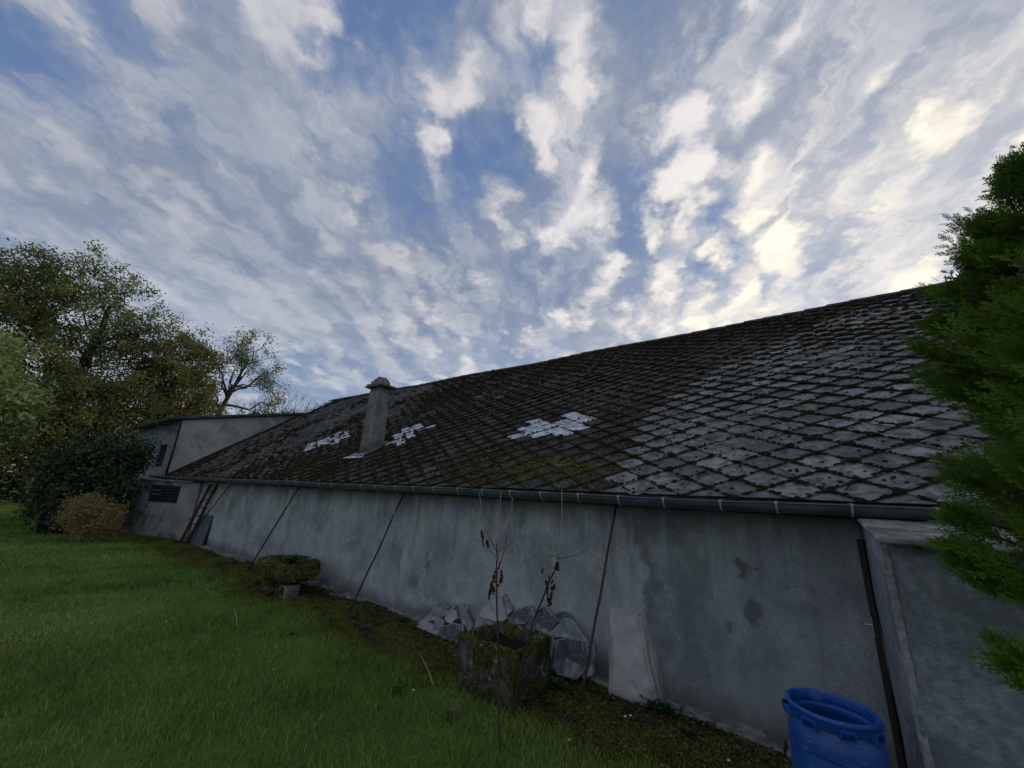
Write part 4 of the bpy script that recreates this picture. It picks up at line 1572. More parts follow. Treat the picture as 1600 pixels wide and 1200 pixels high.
# inner wall and floor
inn = [(.210, .735), (.205, .74), (.200, .72), (.205, .68), (.228, .62), (.226, .05), (.20, .02)]
b_ = len(dv)
for r_, z in inn:
    for k in range(n):
        th = 2 * PI * k / n
        dv.append((r_ * math.cos(th), r_ * math.sin(th), z))
for i in range(len(inn) - 1):
    for k in range(n):
        df.append((b_ + i * n + k, b_ + i * n + (k + 1) % n, b_ + (i + 1) * n + (k + 1) % n, b_ + (i + 1) * n + k))
df.append(tuple(b_ + (len(inn) - 1) * n + k for k in range(n)))
me = bpy.data.meshes.new('body')
me.from_pydata(dv, [], df)
me.polygons.foreach_set('use_smooth', [True] * len(me.polygons))
me.update()
link('body', me, MT['blue'], drum)
# rim: collar with rolled lip
mb = MB()
cp = [(.208, .735), (.222, .735), (.226, .742), (.226, .772), (.231, .778), (.234, .790), (.229, .800), (.219, .803), (.211, .798), (.208, .785), (.205, .760), (.205, .738)]
vs = [(r_ * math.cos(2 * PI * k / n), r_ * math.sin(2 * PI * k / n), z) for (r_, z) in cp for k in range(n)]
fs = [(i * n + k, i * n + (k + 1) % n, ((i + 1) % len(cp)) * n + (k + 1) % n, ((i + 1) % len(cp)) * n + k) for i in range(len(cp)) for k in range(n)]
mb.add(vs, fs)
mb.build('rim', MT['blue'], drum, smooth=True)
for deg in (-118, -75, -165, -32, 20, 75, 130, 175 + 15):
    mb = MB()
    a_ = math.radians(deg)
    er, et = Vector((math.cos(a_), math.sin(a_), 0)), Vector((-math.sin(a_), math.cos(a_), 0))

    def B(t0, t1, r0, r1, z0, z1):
        P = lambda t_, r_, z: tuple(et * t_ + er * r_ + Vector((0, 0, z)))
        mb.hexa([P(t0, r0, z0), P(t1, r0, z0), P(t1, r1, z0), P(t0, r1, z0), P(t0, r0, z1), P(t1, r0, z1), P(t1, r1, z1), P(t0, r1, z1)])
    B(-.038, .038, .216, .250, .760, .769)
    B(-.038, .038, .216, .250, .722, .730)
    B(-.038, -.029, .216, .250, .730, .760)
    B(.029, .038, .216, .250, .730, .760)
    mb.build('lug', MT['blue'], drum, bevel=.0025)


# ------------------------------------------------------------------ vegetation
def tree_mesh(name, label, cat, base, tips_fn, trunk_pts, trunk_r, mats, leaf, nleaf, spread, tint_fn=None, nlimb=10, group=None, seed=0, twigs=4, aspect=.6, limb_r=.3, seg=7):
    """trunk + limbs + twigs to cluster centres, leaf cards round the twig tips"""
    global rng
    rs = np.random.default_rng(seed)
    base = Vector(base)
    root = thing(name, label, cat, tuple(base), group)
    inv = Matrix.Translation(-base)
    cl = tips_fn(rs)                             # (N,3) world positions of leaf clusters
    mb = MB()
    tp0 = [Vector(p) for p in trunk_pts]
    tp, tr_ = [], []
    for a_, b_, ra, rb_ in zip(tp0, tp0[1:], trunk_r, trunk_r[1:]):
        for q in range(4):
            tp.append(a_.lerp(b_, q / 4) + (Vector(rs.normal(0, .02, 3)) * (b_ - a_).length if q else Vector()))
            tr_.append(ra + (rb_ - ra) * q / 4)
    tp.append(tp0[-1])
    tr_.append(trunk_r[-1])
    trunk_r = tr_
    mb.tube(tp, trunk_r, seg)
    achild(mb.build('trunk', mats[0], smooth=True), inv, root)
    # limbs: pick spread-out primary targets, attach to the trunk, clusters attach to the nearest limb
    lm = MB()
    idx = [int(rs.integers(len(cl)))]
    dmin = np.linalg.norm(cl - cl[idx[0]], axis=1)
    while len(idx) < min(nlimb, len(cl)):
        j = int(np.argmax(dmin)); idx.append(j)
        dmin = np.minimum(dmin, np.linalg.norm(cl - cl[j], axis=1))
    nodes = []
    for j in idx:
        T_ = Vector(cl[j])
        # attach point: trunk point lower than the target
        k_ = min(len(tp) - 1, max(1, int(len(tp) * (rs.uniform(.12, .32) + .7 * max(0, min(1, (T_.z - tp[0].z) / max(.1, tp[-1].z - tp[0].z + .5) - .15)) * rs.uniform(.8, 1)))))
        A_ = tp[k_]
        ln = (T_ - A_).length
        pts = []
        for s in range(7):
            f = s / 6
            p = A_.lerp(T_, f) + Vector((0, 0, -.10 * ln * math.sin(PI * f) * rs.uniform(-.6, 1))) + Vector(rs.normal(0, .03, 3)) * ln * math.sin(PI * f)
            pts.append(p)
        r0_ = trunk_r[min(k_, len(trunk_r) - 1)] * limb_r
        lm.tube(pts, [r0_ * (1 - .8 * s / 6) for s in range(7)], 5, False)
        nodes += [(p, r0_ * (1 - .8 * s / 6)) for s, p in enumerate(pts) if s > 1]
    NP = np.array([tuple(p[0]) for p in nodes])
    for c in cl:
        k_ = int(np.argmin(np.linalg.norm(NP - c, axis=1)))
        A_, r0_ = nodes[k_]
        T_ = Vector(c)
        mid_ = A_.lerp(T_, .5) + Vector(rs.normal(0, .08, 3)) * (T_ - A_).length
        lm.tube([A_, mid_, T_], [r0_ * .45, r0_ * .3, r0_ * .12], 4, False)
        for _ in range(twigs):
            T2 = T_ + Vector(rs.normal(0, spread * .8, 3))
            lm.tube([mid_.lerp(T_, rs.uniform(.3, 1)), T2], [r0_ * .14, r0_ * .06], 3, False)
    me = bpy.data.meshes.new('limbs')
    me.from_pydata(lm.v, [], lm.f)
    me.update()
    achild(link('limbs', me, mats[0]), inv, root)
    if nleaf:
        keep_rng = rng
        rng = rs
        cc = np.repeat(cl, nleaf, axis=0)
        off = rs.normal(0, 1, cc.shape) * spread
        C = cc + off
        V, Fc = cards(C, rs.uniform(leaf * .6, leaf * 1.3, len(C)), 0, aspect)
        tn = np.clip(np.repeat(rs.normal(.42, .24, len(cl)), nleaf) + rs.normal(0, .08, len(C)) + (tint_fn(C) if tint_fn else 0), 0, 1)
        o = link('crown', npmesh('crown', V, Fc, np.repeat(tn, 4)), mats[1])
        tag(o, kind='stuff')
        achild(o, inv, root)
        rng = keep_rng
    return root


def ell(cs, n, shell=.55, noise_amt=.3):
    """cluster centres inside a union of ellipsoids [(cx,cy,cz,rx,ry,rz,weight)]"""
    def fn(rs):
        out = []
        w = np.array([c[6] for c in cs]); w = w / w.sum()
        for c, ww in zip(cs, w):
            m_ = int(n * ww)
            d = rs.normal(size=(m_, 3)); d /= np.linalg.norm(d, axis=1)[:, None]
            r_ = (shell + (1 - shell) * rs.random(m_) ** .6)
            wob = np.array([1 + noise_amt * mnoise.noise(Vector(tuple(q * 2.1)) + Vector((c[0], c[1], 0))) for q in d])
            out.append(np.array(c[:3]) + d * (r_ * wob)[:, None] * np.array(c[3:6]))
        return np.concatenate(out)
    return fn


brown_low = lambda C: np.clip((8.5 - C[:, 2]) * .04, -.1, .25)
grp = 'tall autumn trees beyond the lawn'
tree_mesh('oak_tree', 'tall thinning oak at the far left edge, behind the pale leaved tree', 'tree', (-37, -3.5, 0),
          ell([(-37, -3.2, 10.2, 3.5, 3.6, 4.6, 3), (-37, -6.5, 9, 3, 3.5, 4.6, 2), (-36.5, -1.2, 12.2, 2.6, 2.4, 2.6, 1.6), (-36, -3, 5.5, 3, 4.5, 2.6, 1.5)], 460, .25, .5),
          [(-37, -3.5, 0), (-37, -3.4, 3), (-37.1, -3.3, 6), (-37, -3.2, 9), (-36.9, -3.0, 12)], [.42, .36, .3, .22, .1], (MT['darkbark'], MT['oak']), .17, 85, .27, brown_low, 16, grp, 21)
tree_mesh('oak_tree', 'tallest rounded oak of the tree line, left of the outbuilding', 'tree', (-37.5, 2.2, 0),
          ell([(-37, 1.6, 12.4, 3.4, 3.4, 3.9, 3), (-37, 4.8, 10.8, 3, 3.0, 3.2, 2.2), (-36.5, .4, 8, 3.4, 3.2, 3, 2), (-36.5, 3.5, 6, 3, 4, 3, 2), (-35.5, 1.5, 3.2, 2.4, 4.5, 2.2, 1.5)], 560, .25, .5),
          [(-37.5, 2.2, 0), (-37.5, 2.2, 4), (-37.4, 2.4, 7), (-37.2, 2.5, 10), (-37, 2.6, 13)], [.5, .42, .35, .25, .1], (MT['darkbark'], MT['oak']), .17, 85, .27, brown_low, 18, grp, 22)
tree_mesh('autumn_tree', 'browning bushy tree standing right behind the outbuilding roof', 'tree', (-36, 7.2, 0),
          ell([(-36, 6.9, 9.6, 2.8, 2.4, 3.0, 2.2), (-35.5, 5.2, 6.0, 3, 3.2, 3.4, 2.4), (-35.5, 8.2, 6.6, 2.6, 2.0, 2.6, 1.8), (-35, 2.0, 5.0, 3, 3.6, 2.8, 2)], 520, .25, .5),
          [(-36, 7.2, 0), (-36, 7.1, 3), (-36, 7.0, 6), (-36, 6.9, 9)], [.35, .3, .22, .1], (MT['darkbark'], MT['oak_brown']), .17, 90, .28, lambda C: np.clip((C[:, 1] - 4) * .03, -.3, .1), 14, grp, 23)
tree_mesh('oak_tree', 'small open oak with bare limbs showing at the right end of the tree line', 'tree', (-35, 9.4, 0),
          ell([(-35, 10.9, 12.2, 1.5, 1.6, 1.8, 2), (-35, 12.6, 10.2, 1.4, 1.0, 1.2, 1.2), (-35, 9.2, 10.8, 1.6, 1.3, 1.8, 1.6), (-35, 13.3, 8.6, 1, .7, .6, .5)], 130, .5, .5),
          [(-35, 9.4, 0), (-35, 9.5, 4), (-35, 9.8, 7), (-35, 10.3, 9), (-35, 10.8, 11.5)], [.25, .22, .17, .12, .06], (MT['darkbark'], MT['oak']), .14, 50, .22, None, 14, grp, 24, limb_r=.7)
tree_mesh('broadleaf_tree', 'pale green large leaved tree at the left edge in front of the oaks', 'tree', (-23.5, -2.4, 0),
          ell([(-23, -1.6, 5.2, 1.9, 1.8, 1.9, 3), (-23, -3.6, 5.5, 1.9, 2.2, 2.1, 2), (-22.6, -.6, 3.9, 1.5, 1.6, 1.4, 2), (-22.5, -2.8, 3.2, 1.6, 2.4, 1.4, 2)], 330, .4),
          [(-23.5, -2.4, 0), (-23.4, -2.3, 2), (-23.3, -2.2, 4), (-23.2, -2.1, 5.5)], [.2, .17, .12, .06], (MT['darkbark'], MT['walnut']), .22, 80, .30, lambda C: (C[:, 2] - 4.6) * .09, 12, None, 25, aspect=.42)  # leaves paler higher up: light on the crown put into their tint


# bare distant trees beyond the outbuilding roof
def bare_tree(base, h, w_, n, label, seed):
    rs = random.Random(seed)
    mb = MB()
    root = thing('bare_tree', label, 'tree', base, 'leafless trees showing over the far roof')
    base = Vector(base)

    def grow(p, d, ln, r_, lev):
        q = p + d * ln
        mid_ = p.lerp(q, .5) + Vector((rs.gauss(0, .03), rs.gauss(0, .03), 0)) * ln
        mb.tube([p, mid_, q], [r_, r_ * .8, r_ * .6], 4, False)
        if lev == 0: return
        for _ in range(3 if lev > 1 else 4):
            dd = (d + Vector((rs.gauss(0, .45), rs.gauss(0, .45), rs.gauss(.1, .2)))).normalized()
            grow(p.lerp(q, rs.uniform(.6, 1)), dd, ln * rs.uniform(.6, .85), r_ * .55, lev - 1)
    for _ in range(n):
        grow(Vector((rs.gauss(0, .3), rs.gauss(0, .3), 0)), Vector((rs.gauss(0, w_), rs.gauss(0, w_), 1)).normalized(), h * .38, .16, 5)
    o = mb.build('branches', MT['bark'], root)
    return root


bare_tree((-42, 17.6, 0), 11.2, .12, 2, 'leafless tree tips showing just left of the barn ridge end', 5)
bare_tree((-43, 20.0, 0), 12.2, .12, 2, 'taller leafless tree touching the far end of the barn ridge', 6)
tree_mesh('small_tree', 'low brownish tree top between the open oak and the leafless trees', 'tree', (-42, 15.0, 0),
          ell([(-42, 15.2, 7.6, 1.5, 1.6, 1.4, 1), (-42, 17.6, 7.8, 1.2, 1.3, 1.2, .8)], 70, .4), [(-42, 15, 0), (-42, 15, 3), (-42, 15.2, 7)], [.2, .16, .06],
          (MT['bark'], MT['oak']), .26, 34, .34, None, 8, None, 31)

# hedge
hd = thing('hedge', 'dark clipped hedge closing the lawn at the far left', 'hedge', (-42, 0, 0))
HI = Matrix.Translation((42, 0, 0))
n = 42000
C = np.stack([rng.uniform(-43.2, -41, n), rng.uniform(-26, 10, n), rng.uniform(0, 1, n) ** .8 * 3.5], -1)
C[:, 2] *= 1 + .12 * np.sin(C[:, 1] * 1.3) + .07 * np.sin(C[:, 1] * 3.1)
V, Fc = cards(C, rng.uniform(.14, .30, n), 0, .7)
o = link('foliage', npmesh('foliage', V, Fc, np.repeat(np.clip(rng.normal(.45, .2, n), 0, 1), 4)), MT['hedge'])
tag(o, kind='stuff')
achild(o, HI, hd)
mb = MB()
for y in np.arange(-25, 9, 1.4):
    mb.tube([(-42.1, y, -.05), (-42.1, y + .1, 2.6)], [.06, .03], 5)
achild(mb.build('stem', MT['darkbark']), HI, hd)

# dark laurel
tree_mesh('laurel_bush', 'large dark evergreen laurel bush in front of the outbuilding', 'bush', (-19.3, 2.0, 0),
          ell([(-19.4, 2.45, 1.9, 1.1, 1.0, 1.3, 3), (-19.5, 3.05, 2.60, .8, .65, .62, 1.4), (-19.3, 1.85, 1.1, .9, .60, 1.0, 1.4), (-19.6, 1.75, 2.1, .8, .5, .5, .8), (-19.0, 2.6, .9, .8, .8, .8, 1.2)], 300, .5, .45),
          [(-19.3, 2.0, 0), (-19.3, 2.1, .7), (-19.4, 2.2, 1.6)], [.09, .07, .04], (MT['darkbark'], MT['laurel']), .13, 80, .16, None, 12, None, 26, twigs=2, aspect=.5)
# tan shrub
tree_mesh('tan_shrub', 'feathery tan and reddish shrub at the foot of the laurel bush', 'shrub', (-16.9, 2.35, 0),
          ell([(-16.9, 2.35, .62, .55, .62, .52, 3), (-16.9, 2.15, .95, .4, .4, .35, 1), (-16.9, 2.7, .5, .4, .4, .4, 1)], 170, .3, .3),
          [(-16.9, 2.35, 0), (-16.9, 2.35, .3), (-16.9, 2.35, .6)], [.03, .025, .015], (MT['bark'], MT['tanleaf']), .075, 62, .115, lambda C: (C[:, 1] - 2.4) * .18, 10, None, 27, twigs=3, aspect=.3)


# near conifer: each spray is a feathered twig
def spray(rs, n_side=9):
    """one flat feathery cypress spray along +X, unit length: (verts, faces)"""
    vs, fs = [], []

    def sliver(a_, b_, w_, zl=0.0):
        a_, b_ = np.array(a_), np.array(b_)
        d_ = b_ - a_
        p = np.array((-d_[1], d_[0], 0.0)); p /= (np.linalg.norm(p) + 1e-9)
        k = len(vs)
        m_ = a_ + d_ * .45
        vs.extend([a_ - p * w_ * .35, m_ - p * w_ * .5 + (0, 0, zl), b_, m_ + p * w_ * .5 + (0, 0, -zl)])
        fs.append((k, k + 1, k + 2, k + 3))
    sliver((0, 0, 0), (1, 0, 0), .035)
    for i in range(n_side):
        f = .12 + .82 * i / n_side
        s = 1 if i % 2 else -1
        ln = .42 * (1 - f) ** .7 * rs.uniform(.7, 1.2) + .05
        a_ = math.radians(rs.uniform(22, 38)) * s
        e_ = (f + ln * math.cos(a_), ln * math.sin(a_), rs.uniform(-.05, .05))
        sliver((f, 0, 0), e_, .036)
        for g_ in (.4, .7):
            if ln > .14:
                b0_ = (f + ln * g_ * math.cos(a_), ln * g_ * math.sin(a_), e_[2] * g_)
                for s2 in (-1, 1):
                    a2 = a_ + math.radians(38) * s2
                    l2 = ln * .42 * (1.1 - g_ * .5)
                    sliver(b0_, (b0_[0] + l2 * math.cos(a2), b0_[1] + l2 * math.sin(a2), b0_[2]), .030)
    return np.array(vs), np.array(fs)


cxa, cya = 1.22, 2.30
con = thing('conifer', 'bright green cypress growing close by at the right edge', 'tree', (cxa, cya, 0))
CI = Matrix.Translation((-cxa, -cya, 0))
mb = MB()
mb.tube([(cxa, cya, -.05), (cxa, cya + .01, 1.2), (cxa, cya, 2.4), (cxa, cya, 3.5)], [.07, .06, .04, .01], 8)
achild(mb.build('trunk', MT['bark'], smooth=True), CI, con)
zr_ = [1.05, 1.25, 1.5, 1.7, 1.95, 2.2, 2.4, 2.6, 2.75, 2.9, 3.05, 3.2, 3.4, 3.6]
rr_ = [.02, .06, .34, .56, .65, .60, .58, .62, .48, .34, .27, .15, .05, .01]
rs = np.random.default_rng(9)
sp_ = [spray(rs) for _ in range(6)]
nsp = 17000
z = 1.1 + rs.random(nsp) * 2.45
R_ = np.interp(z, zr_, rr_)
th = rs.uniform(0, 2 * PI, nsp)
fr = rs.random(nsp) ** .45
wob = 1 + .10 * np.array([mnoise.noise(Vector((math.cos(t_) * 1.5, math.sin(t_) * 1.5, zz * 2.4))) for t_, zz in zip(th, z)])
rad_ = R_ * (.25 + .68 * fr) * wob
keep = (rs.random(nsp) < (R_ / .75) ** .7) & ((z < 2.85) | (rs.random(nsp) < .55))
z, th, rad_, fr = z[keep], th[keep], rad_[keep], fr[keep]
VV, FF, TT, off = [], [], [], 0
br_ = MB()
for i in range(len(z)):
    P = np.array((cxa + rad_[i] * math.cos(th[i]), cya + rad_[i] * math.sin(th[i]), z[i]))
    out = np.array((math.cos(th[i]), math.sin(th[i]), 1.05 + rs.normal(0, .2)))
    out += rs.normal(0, .20, 3)
    out /= np.linalg.norm(out)
    e = rs.normal(size=3); e -= out * e.dot(out); e /= np.linalg.norm(e)
    f_ = np.cross(out, e)
    v_, fc_ = sp_[i % 6]
    ln = rs.uniform(.10, .20)
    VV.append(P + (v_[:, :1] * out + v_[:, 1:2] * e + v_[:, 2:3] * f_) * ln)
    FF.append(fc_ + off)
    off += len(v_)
    tcl = mnoise.noise(Vector((P[0] * 3, P[1] * 3, P[2] * 3)))
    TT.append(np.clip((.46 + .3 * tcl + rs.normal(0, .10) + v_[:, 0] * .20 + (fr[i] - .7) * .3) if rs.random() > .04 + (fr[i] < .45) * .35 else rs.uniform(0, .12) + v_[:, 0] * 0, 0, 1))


def long_branch(P0, d, L, n, droop=0.0):
    """a projecting branch with short upswept sprays, as on the sky line"""
    global off
    P0 = np.array(P0, float); d = np.array(d, float); d /= np.linalg.norm(d)
    up = np.array((0, 0, 1.0)); side = np.cross(d, up); side /= np.linalg.norm(side)
    br_.tube([P0, P0 + d * L * .5 + up * droop * .3, P0 + d * L + up * droop], [.006, .004, .0015], 4, False)
    for k in range(n):
        f = (k + .5) / n
        C_ = P0 + d * L * f + up * droop * f * f
        for s in (-1, 1):
            q = d * .8 + side * s * rs.uniform(.2, .9) + up * rs.uniform(-.4, .7)
            if k == n - 1: q = d + rs.normal(0, .1, 3)
            q /= np.linalg.norm(q)
            e = rs.normal(size=3); e -= q * e.dot(q); e /= np.linalg.norm(e)
            f_ = np.cross(q, e)
            v_, fc_ = sp_[k % 6]
            ln = (.14 * (1 - f) + .05) * rs.uniform(.8, 1.2)
            VV.append(C_ + (v_[:, :1] * q + v_[:, 1:2] * e + v_[:, 2:3] * f_) * ln)
            FF.append(fc_ + off)
            off += len(v_)
            TT.append(np.clip(.38 + rs.normal(0, .08) + v_[:, 0] * .15, 0, 1))


def to_pt(x, y, r_):
    return np.array(CAM + ray(x, y).normalized() * r_)


for (x0, y0, x1, y1_, r_) in ((1600, 430, 1492, 362, 2.75), (1600, 470, 1500, 440, 2.7), (1600, 390, 1545, 300, 2.8), (1605, 330, 1592, 245, 2.85), (1600, 400, 1505, 330, 2.9),
                              (1600, 450, 1515, 395, 2.7), (1560, 480, 1468, 452, 2.6), (1590, 440, 1530, 410, 2.65), (1640, 300, 1575, 275, 2.8), (1640, 360, 1520, 350, 2.75),
                              (1560, 600, 1425, 545, 2.5), (1560, 640, 1440, 590, 2.5), (1560, 520, 1450, 500, 2.6), (1580, 780, 1455, 740, 2.4), (1580, 830, 1458, 790, 2.4),
                              (1600, 880, 1480, 850, 2.4), (1670, 1096, 1560, 1018, 2.1), (1640, 900, 1500, 860, 2.3), (1650, 950, 1530, 900, 2.3)):
    a_, b_ = to_pt(x0, y0, r_), to_pt(x1, y1_, r_)
    for q in range(2):
        dd = b_ - a_ + rs.normal(0, .02, 3)
        long_branch(a_ + rs.normal(0, .02, 3), dd, np.linalg.norm(dd), 16)
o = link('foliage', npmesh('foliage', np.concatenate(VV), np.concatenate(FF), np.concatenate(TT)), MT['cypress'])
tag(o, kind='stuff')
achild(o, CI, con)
for i in range(160):                              # inner branches
    zz = rs.uniform(1.25, 3.2)
    t_ = rs.uniform(0, 2 * PI)
    R__ = np.interp(zz, zr_, rr_) * .85
    br_.tube([(cxa, cya, zz - .15), (cxa + math.cos(t_) * R__ * .5, cya + math.sin(t_) * R__ * .5, zz), (cxa + math.cos(t_) * R__, cya + math.sin(t_) * R__, zz + .2)], [.014, .008, .003], 4, False)
achild(br_.build('branches', MT['bark']), CI, con)


# ------------------------------------------------------------------ saplings in front
def sapling(name, label, stems, base, leaves, seed):
    root = thing(name, label, 'sapling', base)
    inv = Matrix.Translation(-Vector(base))
    rs = random.Random(seed)
    for nm, pts, r0_, r1_, mt in stems:
        mb = MB()
        n_ = len(pts)
        fine_pts = []
        for (a_, b_) in zip(pts, pts[1:]):
            for q in range(3):
                fine_pts.append(Vector(a_).lerp(Vector(b_), q / 3) + (Vector((rs.gauss(0, .003), rs.gauss(0, .003), 0)) if q else Vector()))
        fine_pts.append(Vector(pts[-1]))
        N = len(fine_pts)
        mb.tube(fine_pts, [r0_ + (r1_ - r0_) * i / (N - 1) for i in range(N)], 6)
        achild(mb.build(nm, MT[mt], smooth=True), inv, root)
    for p in leaves:
        mb_v = []
        p = Vector(p)
        L_ = rs.uniform(.025, .075)
        tw = rs.uniform(0, PI)
        e_ = Vector((math.cos(tw), math.sin(tw), 0))
        f_ = Vector((-math.sin(tw), math.cos(tw), 0))
        for k in range(5):
            z_ = -L_ * k / 4
            w_ = L_ * .20 * math.sin(PI * (k + .3) / 4.6) * rs.uniform(.5, 1.5)
            cu = f_ * (.012 * math.sin(k * 1.3 + L_ * 90)) + e_ * rs.gauss(0, .003)
            mb_v += [p + Vector((0, 0, z_)) + e_ * w_ + cu, p + Vector((0, 0, z_)) + f_ * .008 + cu, p + Vector((0, 0, z_)) - e_ * w_ - cu]
        fs_ = []
        for k in range(4):
            q = k * 3
            fs_ += [(q, q + 1, q + 4, q + 3), (q + 1, q + 2, q + 5, q + 4)]
        me = npmesh('dead_leaf', [tuple(v) for v in mb_v], fs_, [rs.random()] * 15)
        achild(link('dead_leaf', me, MT['deadleaf']), inv, root)
    return root


def SP(x, y, Y): return tuple(at_y(x, y, Y))


Y1 = 2.95
b1 = at_z(781, 1195)
st = [('stem', [tuple(b1 + Vector((0, 0, -.03))), SP(780, 1110, 2.9), SP(778, 1010, Y1), SP(776, 930, Y1), SP(776, 880, Y1), SP(776, 848, Y1)], .010, .005, 'twig'),
      ('twig', [SP(776, 862, Y1), SP(766, 842, 2.98), SP(757, 825, 3.0)], .004, .002, 'twig'),
      ('twig', [SP(777, 895, Y1), SP(788, 860, 2.9), SP(795, 820, 2.88)], .004, .002, 'twig'),
      ('twig', [SP(778, 862, Y1), SP(787, 857, 2.96), SP(799, 848, 2.98)], .003, .0015, 'twig'),
      ('twig', [SP(775, 870, Y1), SP(768, 864, 2.96), SP(763, 858, 2.98)], .003, .0015, 'twig'),
      ('twig', [SP(795, 822, 2.88), SP(799, 795, 2.86), SP(801, 778, 2.85)], .0035, .0018, 'lit_dry_twig'),
      ('twig', [SP(757, 825, 3.0), SP(743, 825, 3.0), SP(738, 796, 3.0)], .0035, .0018, 'lit_dry_twig'),
      ('twig', [SP(776, 850, Y1), SP(778, 810, 2.95), SP(783, 768, 2.95)], .005, .002, 'lit_dry_twig'),
      ('twig', [SP(799, 848, 2.98), SP(817, 826, 3.0), SP(832, 800, 3.0)], .0035, .0018, 'lit_dry_twig'),
      ('twig', [SP(757, 825, 3.0), SP(752, 795, 3.0), SP(749, 770, 3.0)], .0035, .0018, 'lit_dry_twig')]
lv = [SP(x + .6 * (i % 2), y, Y1 + .01 * (i % 3 - 1)) for i, (x, y) in enumerate([(755, 835), (754, 842), (762, 843), (763, 850), (775, 888), (779, 882), (772, 898), (783, 890), (771, 905), (782, 902), (768, 912), (776, 896), (781, 878), (774, 906), (766, 918), (770, 915), (772, 921), (764, 924), (779, 912), (784, 897), (768, 908), (773, 893), (756, 848), (753, 828)])]
sapling('sapling', 'thin leafless sapling with shrivelled brown leaves rising in front of the stone planter', st, tuple(b1), lv, 1)
b2_ = at_z(800, 1118)
Y2 = 3.45
st = [('stem', [tuple(b2_ + Vector((0, 0, -.03))), SP(812, 1055, 3.40), SP(830, 980, 3.42), SP(850, 930, Y2), SP(865, 895, Y2), SP(872, 872, Y2)], .011, .006, 'twig'),
      ('twig', [SP(872, 872, Y2), SP(876, 840, Y2), SP(878, 810, Y2), SP(878, 765, Y2)], .007, .0025, 'lit_dry_twig'),
      ('twig', [SP(870, 873, Y2), SP(863, 850, Y2), SP(857, 816, Y2)], .005, .002, 'lit_dry_twig'),
      ('twig', [SP(873, 873, Y2), SP(895, 869, Y2), SP(915, 860, Y2)], .004, .0015, 'twig'),
      ('twig', [SP(856, 915, Y2), SP(860, 900, Y2), SP(858, 896, Y2)], .003, .0015, 'twig'),
      ('twig', [SP(868, 890, Y2), SP(858, 884, Y2), SP(849, 890, Y2)], .002, .001, 'twig')]
lv = [SP(x, y, Y2 + .01 * (i % 3 - 1)) for i, (x, y) in enumerate([(871, 877), (870, 882), (858, 897), (862, 907), (855, 916), (863, 915), (856, 925), (860, 932), (858, 940), (848, 888), (853, 905), (846, 950), (864, 905), (866, 912), (857, 933), (861, 938), (862, 925), (855, 908), (868, 884), (873, 884)])]
sapling('sapling', 'slanting sapling with pale shoots and brown leaf scraps between planter and rusty rod', st, tuple(b2_), lv, 2)
# thin dead stalks
for i, (x0, y0, x1, y1_, lab) in enumerate([(762, 1090, 733, 1003, 'thin dry stalk leaning over the left face of the stone planter'),
                                            (680, 1075, 655, 1020, 'short dry stalk bent over at the lawn edge left of the planter'),
                                            (372, 985, 366, 950, 'single pale bent grass stalk on the lawn left of the round trough')]):
    a_ = at_z(x0, y0)
    b_ = at_y(x1, y1_, a_.y + .06)
    mb = MB()
    mb.tube([a_ - Vector((0, 0, .02)), a_.lerp(b_, .5) + Vector((.01, 0, .01)), b_], [.004, .003, .0015], 5)
    tag(mb.build('dry_stalk', MT['lit_dry_twig']), lab, 'stalk', 'dry stalks')


# ------------------------------------------------------------------ tufts, weeds, flowers
def tuft(name, label, cat, loc, n_, L_, w_, mat, seed, spread=.04, droop=.8):
    rs = np.random.default_rng(seed)
    V, Fc, T_ = [], [], []
    for i in range(n_):
        a_ = rs.uniform(0, 2 * PI)
        d_ = np.array((math.cos(a_), math.sin(a_)))
        l_ = L_ * rs.uniform(.5, 1.1)
        b_ = np.array((rs.normal(0, spread), rs.normal(0, spread)))
        side = np.array((-d_[1], d_[0], 0)) * w_
        k = len(V)
        tn = rs.random()
        for s in range(5):
            f = s / 4
            rad = l_ * droop * f ** 1.6 * .8
            z_ = l_ * (f - droop * .62 * f * f)
            c_ = np.array((b_[0] + d_[0] * rad, b_[1] + d_[1] * rad, z_))
            ww = side * (1 - f * .85) * .5
            V += [c_ - ww, c_ + ww]
            T_ += [tn, tn]
        for s in range(4):
            Fc.append((k + 2 * s, k + 2 * s + 1, k + 2 * s + 3, k + 2 * s + 2))
    o = link(name, npmesh(name, np.array(V), np.array(Fc), T_), MT[mat])
    o.location = loc
    tag(o, label, cat)
    return o


tuft('grass_tuft', 'pale drooping tuft of long grass at the lawn edge left of the planter foot', 'grass tuft', at_z(708, 1122), 60, .26, .006, 'straw', 1)
tuft('grass_tuft', 'green arching tuft of grass beside the yellow flowers on the lawn', 'grass tuft', at_z(425, 1062), 70, .15, .005, 'grass', 2, .08)
tuft('grass_tuft', 'sparse tuft of tall thin grass at the bottom edge between planter and drum', 'grass tuft', at_z(885, 1198), 60, .30, .004, 'straw', 3, .12, .5)
tuft('grass_tuft', 'wispy green tuft at the bottom of the picture below the planter', 'grass tuft', at_z(840, 1165), 80, .22, .005, 'grass', 4, .14, .6)


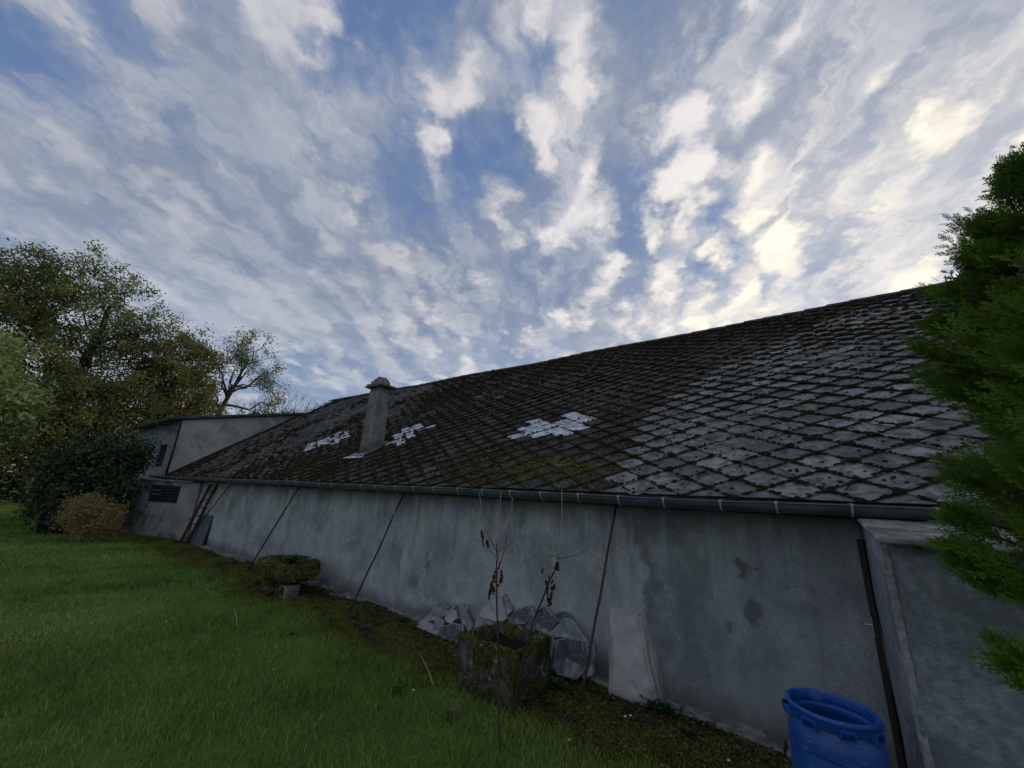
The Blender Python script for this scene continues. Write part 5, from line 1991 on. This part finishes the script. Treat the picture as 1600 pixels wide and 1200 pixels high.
def weed(label, loc, n_, L_, seed, mat='weed'):
    rs = np.random.default_rng(seed)
    V, Fc, T_ = [], [], []
    for i in range(n_):
        a_ = rs.uniform(0, 2 * PI)
        d_ = np.array((math.cos(a_), math.sin(a_), rs.uniform(.15, 1.1)))
        d_ /= np.linalg.norm(d_)
        s_ = np.array((-d_[1], d_[0], 0.0)); s_ /= np.linalg.norm(s_)
        st_ = np.array((rs.normal(0, L_ * .35), rs.normal(0, L_ * .35), rs.uniform(0, L_ * .5)))
        l_ = L_ * rs.uniform(.4, 1)
        w_ = l_ * .3
        k = len(V)
        V += [st_, st_ + d_ * l_ * .5 + s_ * w_ * .5, st_ + d_ * l_ - np.array((0, 0, l_ * .25)), st_ + d_ * l_ * .5 - s_ * w_ * .5]
        T_ += [rs.random()] * 4
        Fc.append((k, k + 1, k + 2, k + 3))
    o = link('weed', npmesh('weed', np.array(V), np.array(Fc), T_), MT[mat])
    o.location = loc
    tag(o, label, 'weed', 'weeds at the foot of the wall')
    return o


weed('small leafy weed at the wall foot left of the slate heap', at_z(630, 972), 40, .12, 1)
weed('leafy green weed in the joint right of the buttress foot', at_z(1020, 1108), 70, .12, 2)
weed('dark low weed against the wall foot between buttress and drum', at_z(1045, 1115), 60, .10, 3)
weed('low weed at the middle of the mossy strip below the buttress', at_z(1075, 1150), 50, .08, 4)
weed('broad leaved weed on the mossy strip behind the square planter foot', at_z(870, 1075), 60, .12, 5)
weed('round green rosette on the lawn right of the lone stalk', at_z(450, 998), 50, .10, 6)
weed('dark leafy clump at the left foot of the round trough', at_z(405, 915), 50, .12, 7)
weed('dock leaves on the lawn near the pale grass tuft', at_z(620, 1085), 30, .14, 8)
o = weed('little fern growing out of the top of the round trough', Vector((-8.0, 3.95, .47)), 60, .22, 9)
del o['group']


def flower(x, y, label):
    p = at_z(x, y)
    f_ = thing('dandelion', label, 'flower', tuple(p), 'yellow flowers in the lawn')
    mb = MB()
    mb.tube([(0, 0, -.01), (.004, 0, .04), (.002, .002, .075)], .0018, 5)
    mb.build('stem', MT['weed'], f_)
    mb = MB()
    mb.add([(0, 0, .078)] + [((.016 if k % 2 else .009) * math.cos(k * PI / 12), (.016 if k % 2 else .009) * math.sin(k * PI / 12), .084 + .003 * (k % 2)) for k in range(24)],
           [(0, k + 1, (k + 1) % 24 + 1) for k in range(24)])
    mb.add([(0, 0, .086)] + [(.010 * math.cos(k * PI / 6), .010 * math.sin(k * PI / 6), .082) for k in range(12)], [(0, k + 1, (k + 1) % 12 + 1) for k in range(12)])
    mb.build('petals', MT['yellow'], f_)


flower(430, 1024, 'yellow flower highest of the three near the green tuft')
flower(419, 1048, 'yellow flower in the middle of the three near the green tuft')
flower(424, 1060, 'yellow flower lowest of the three near the green tuft')
flower(889, 1176, 'lone yellow flower near the bottom edge left of the drum')

# pale crumbs on the ground, the small white chip on the wall
for (x, y, lab) in ((977, 1119, 'small white chip of render on the moss below the buttress'), (985, 1118, 'tiny pale chip beside the white one below the buttress'),
                    (646, 1078, 'white speck on the lawn edge left of the planter'), (1138, 1188, 'pale chip at the bottom edge left of the blue drum'), (260, 971, 'white petal lying on the open lawn')):
    mb = MB()
    p = at_z(x, y, .05)
    mb.add([(-.012, -.008, 0), (.011, -.010, 0), (.013, .007, .002), (-.009, .010, 0), (0, 0, .010)], [(3, 2, 1, 0), (0, 1, 4), (1, 2, 4), (2, 3, 4), (3, 0, 4)])
    o = mb.build('chip', MT['white'])
    o.location = p
    tag(o, lab, 'chip', 'pale chips on the ground')
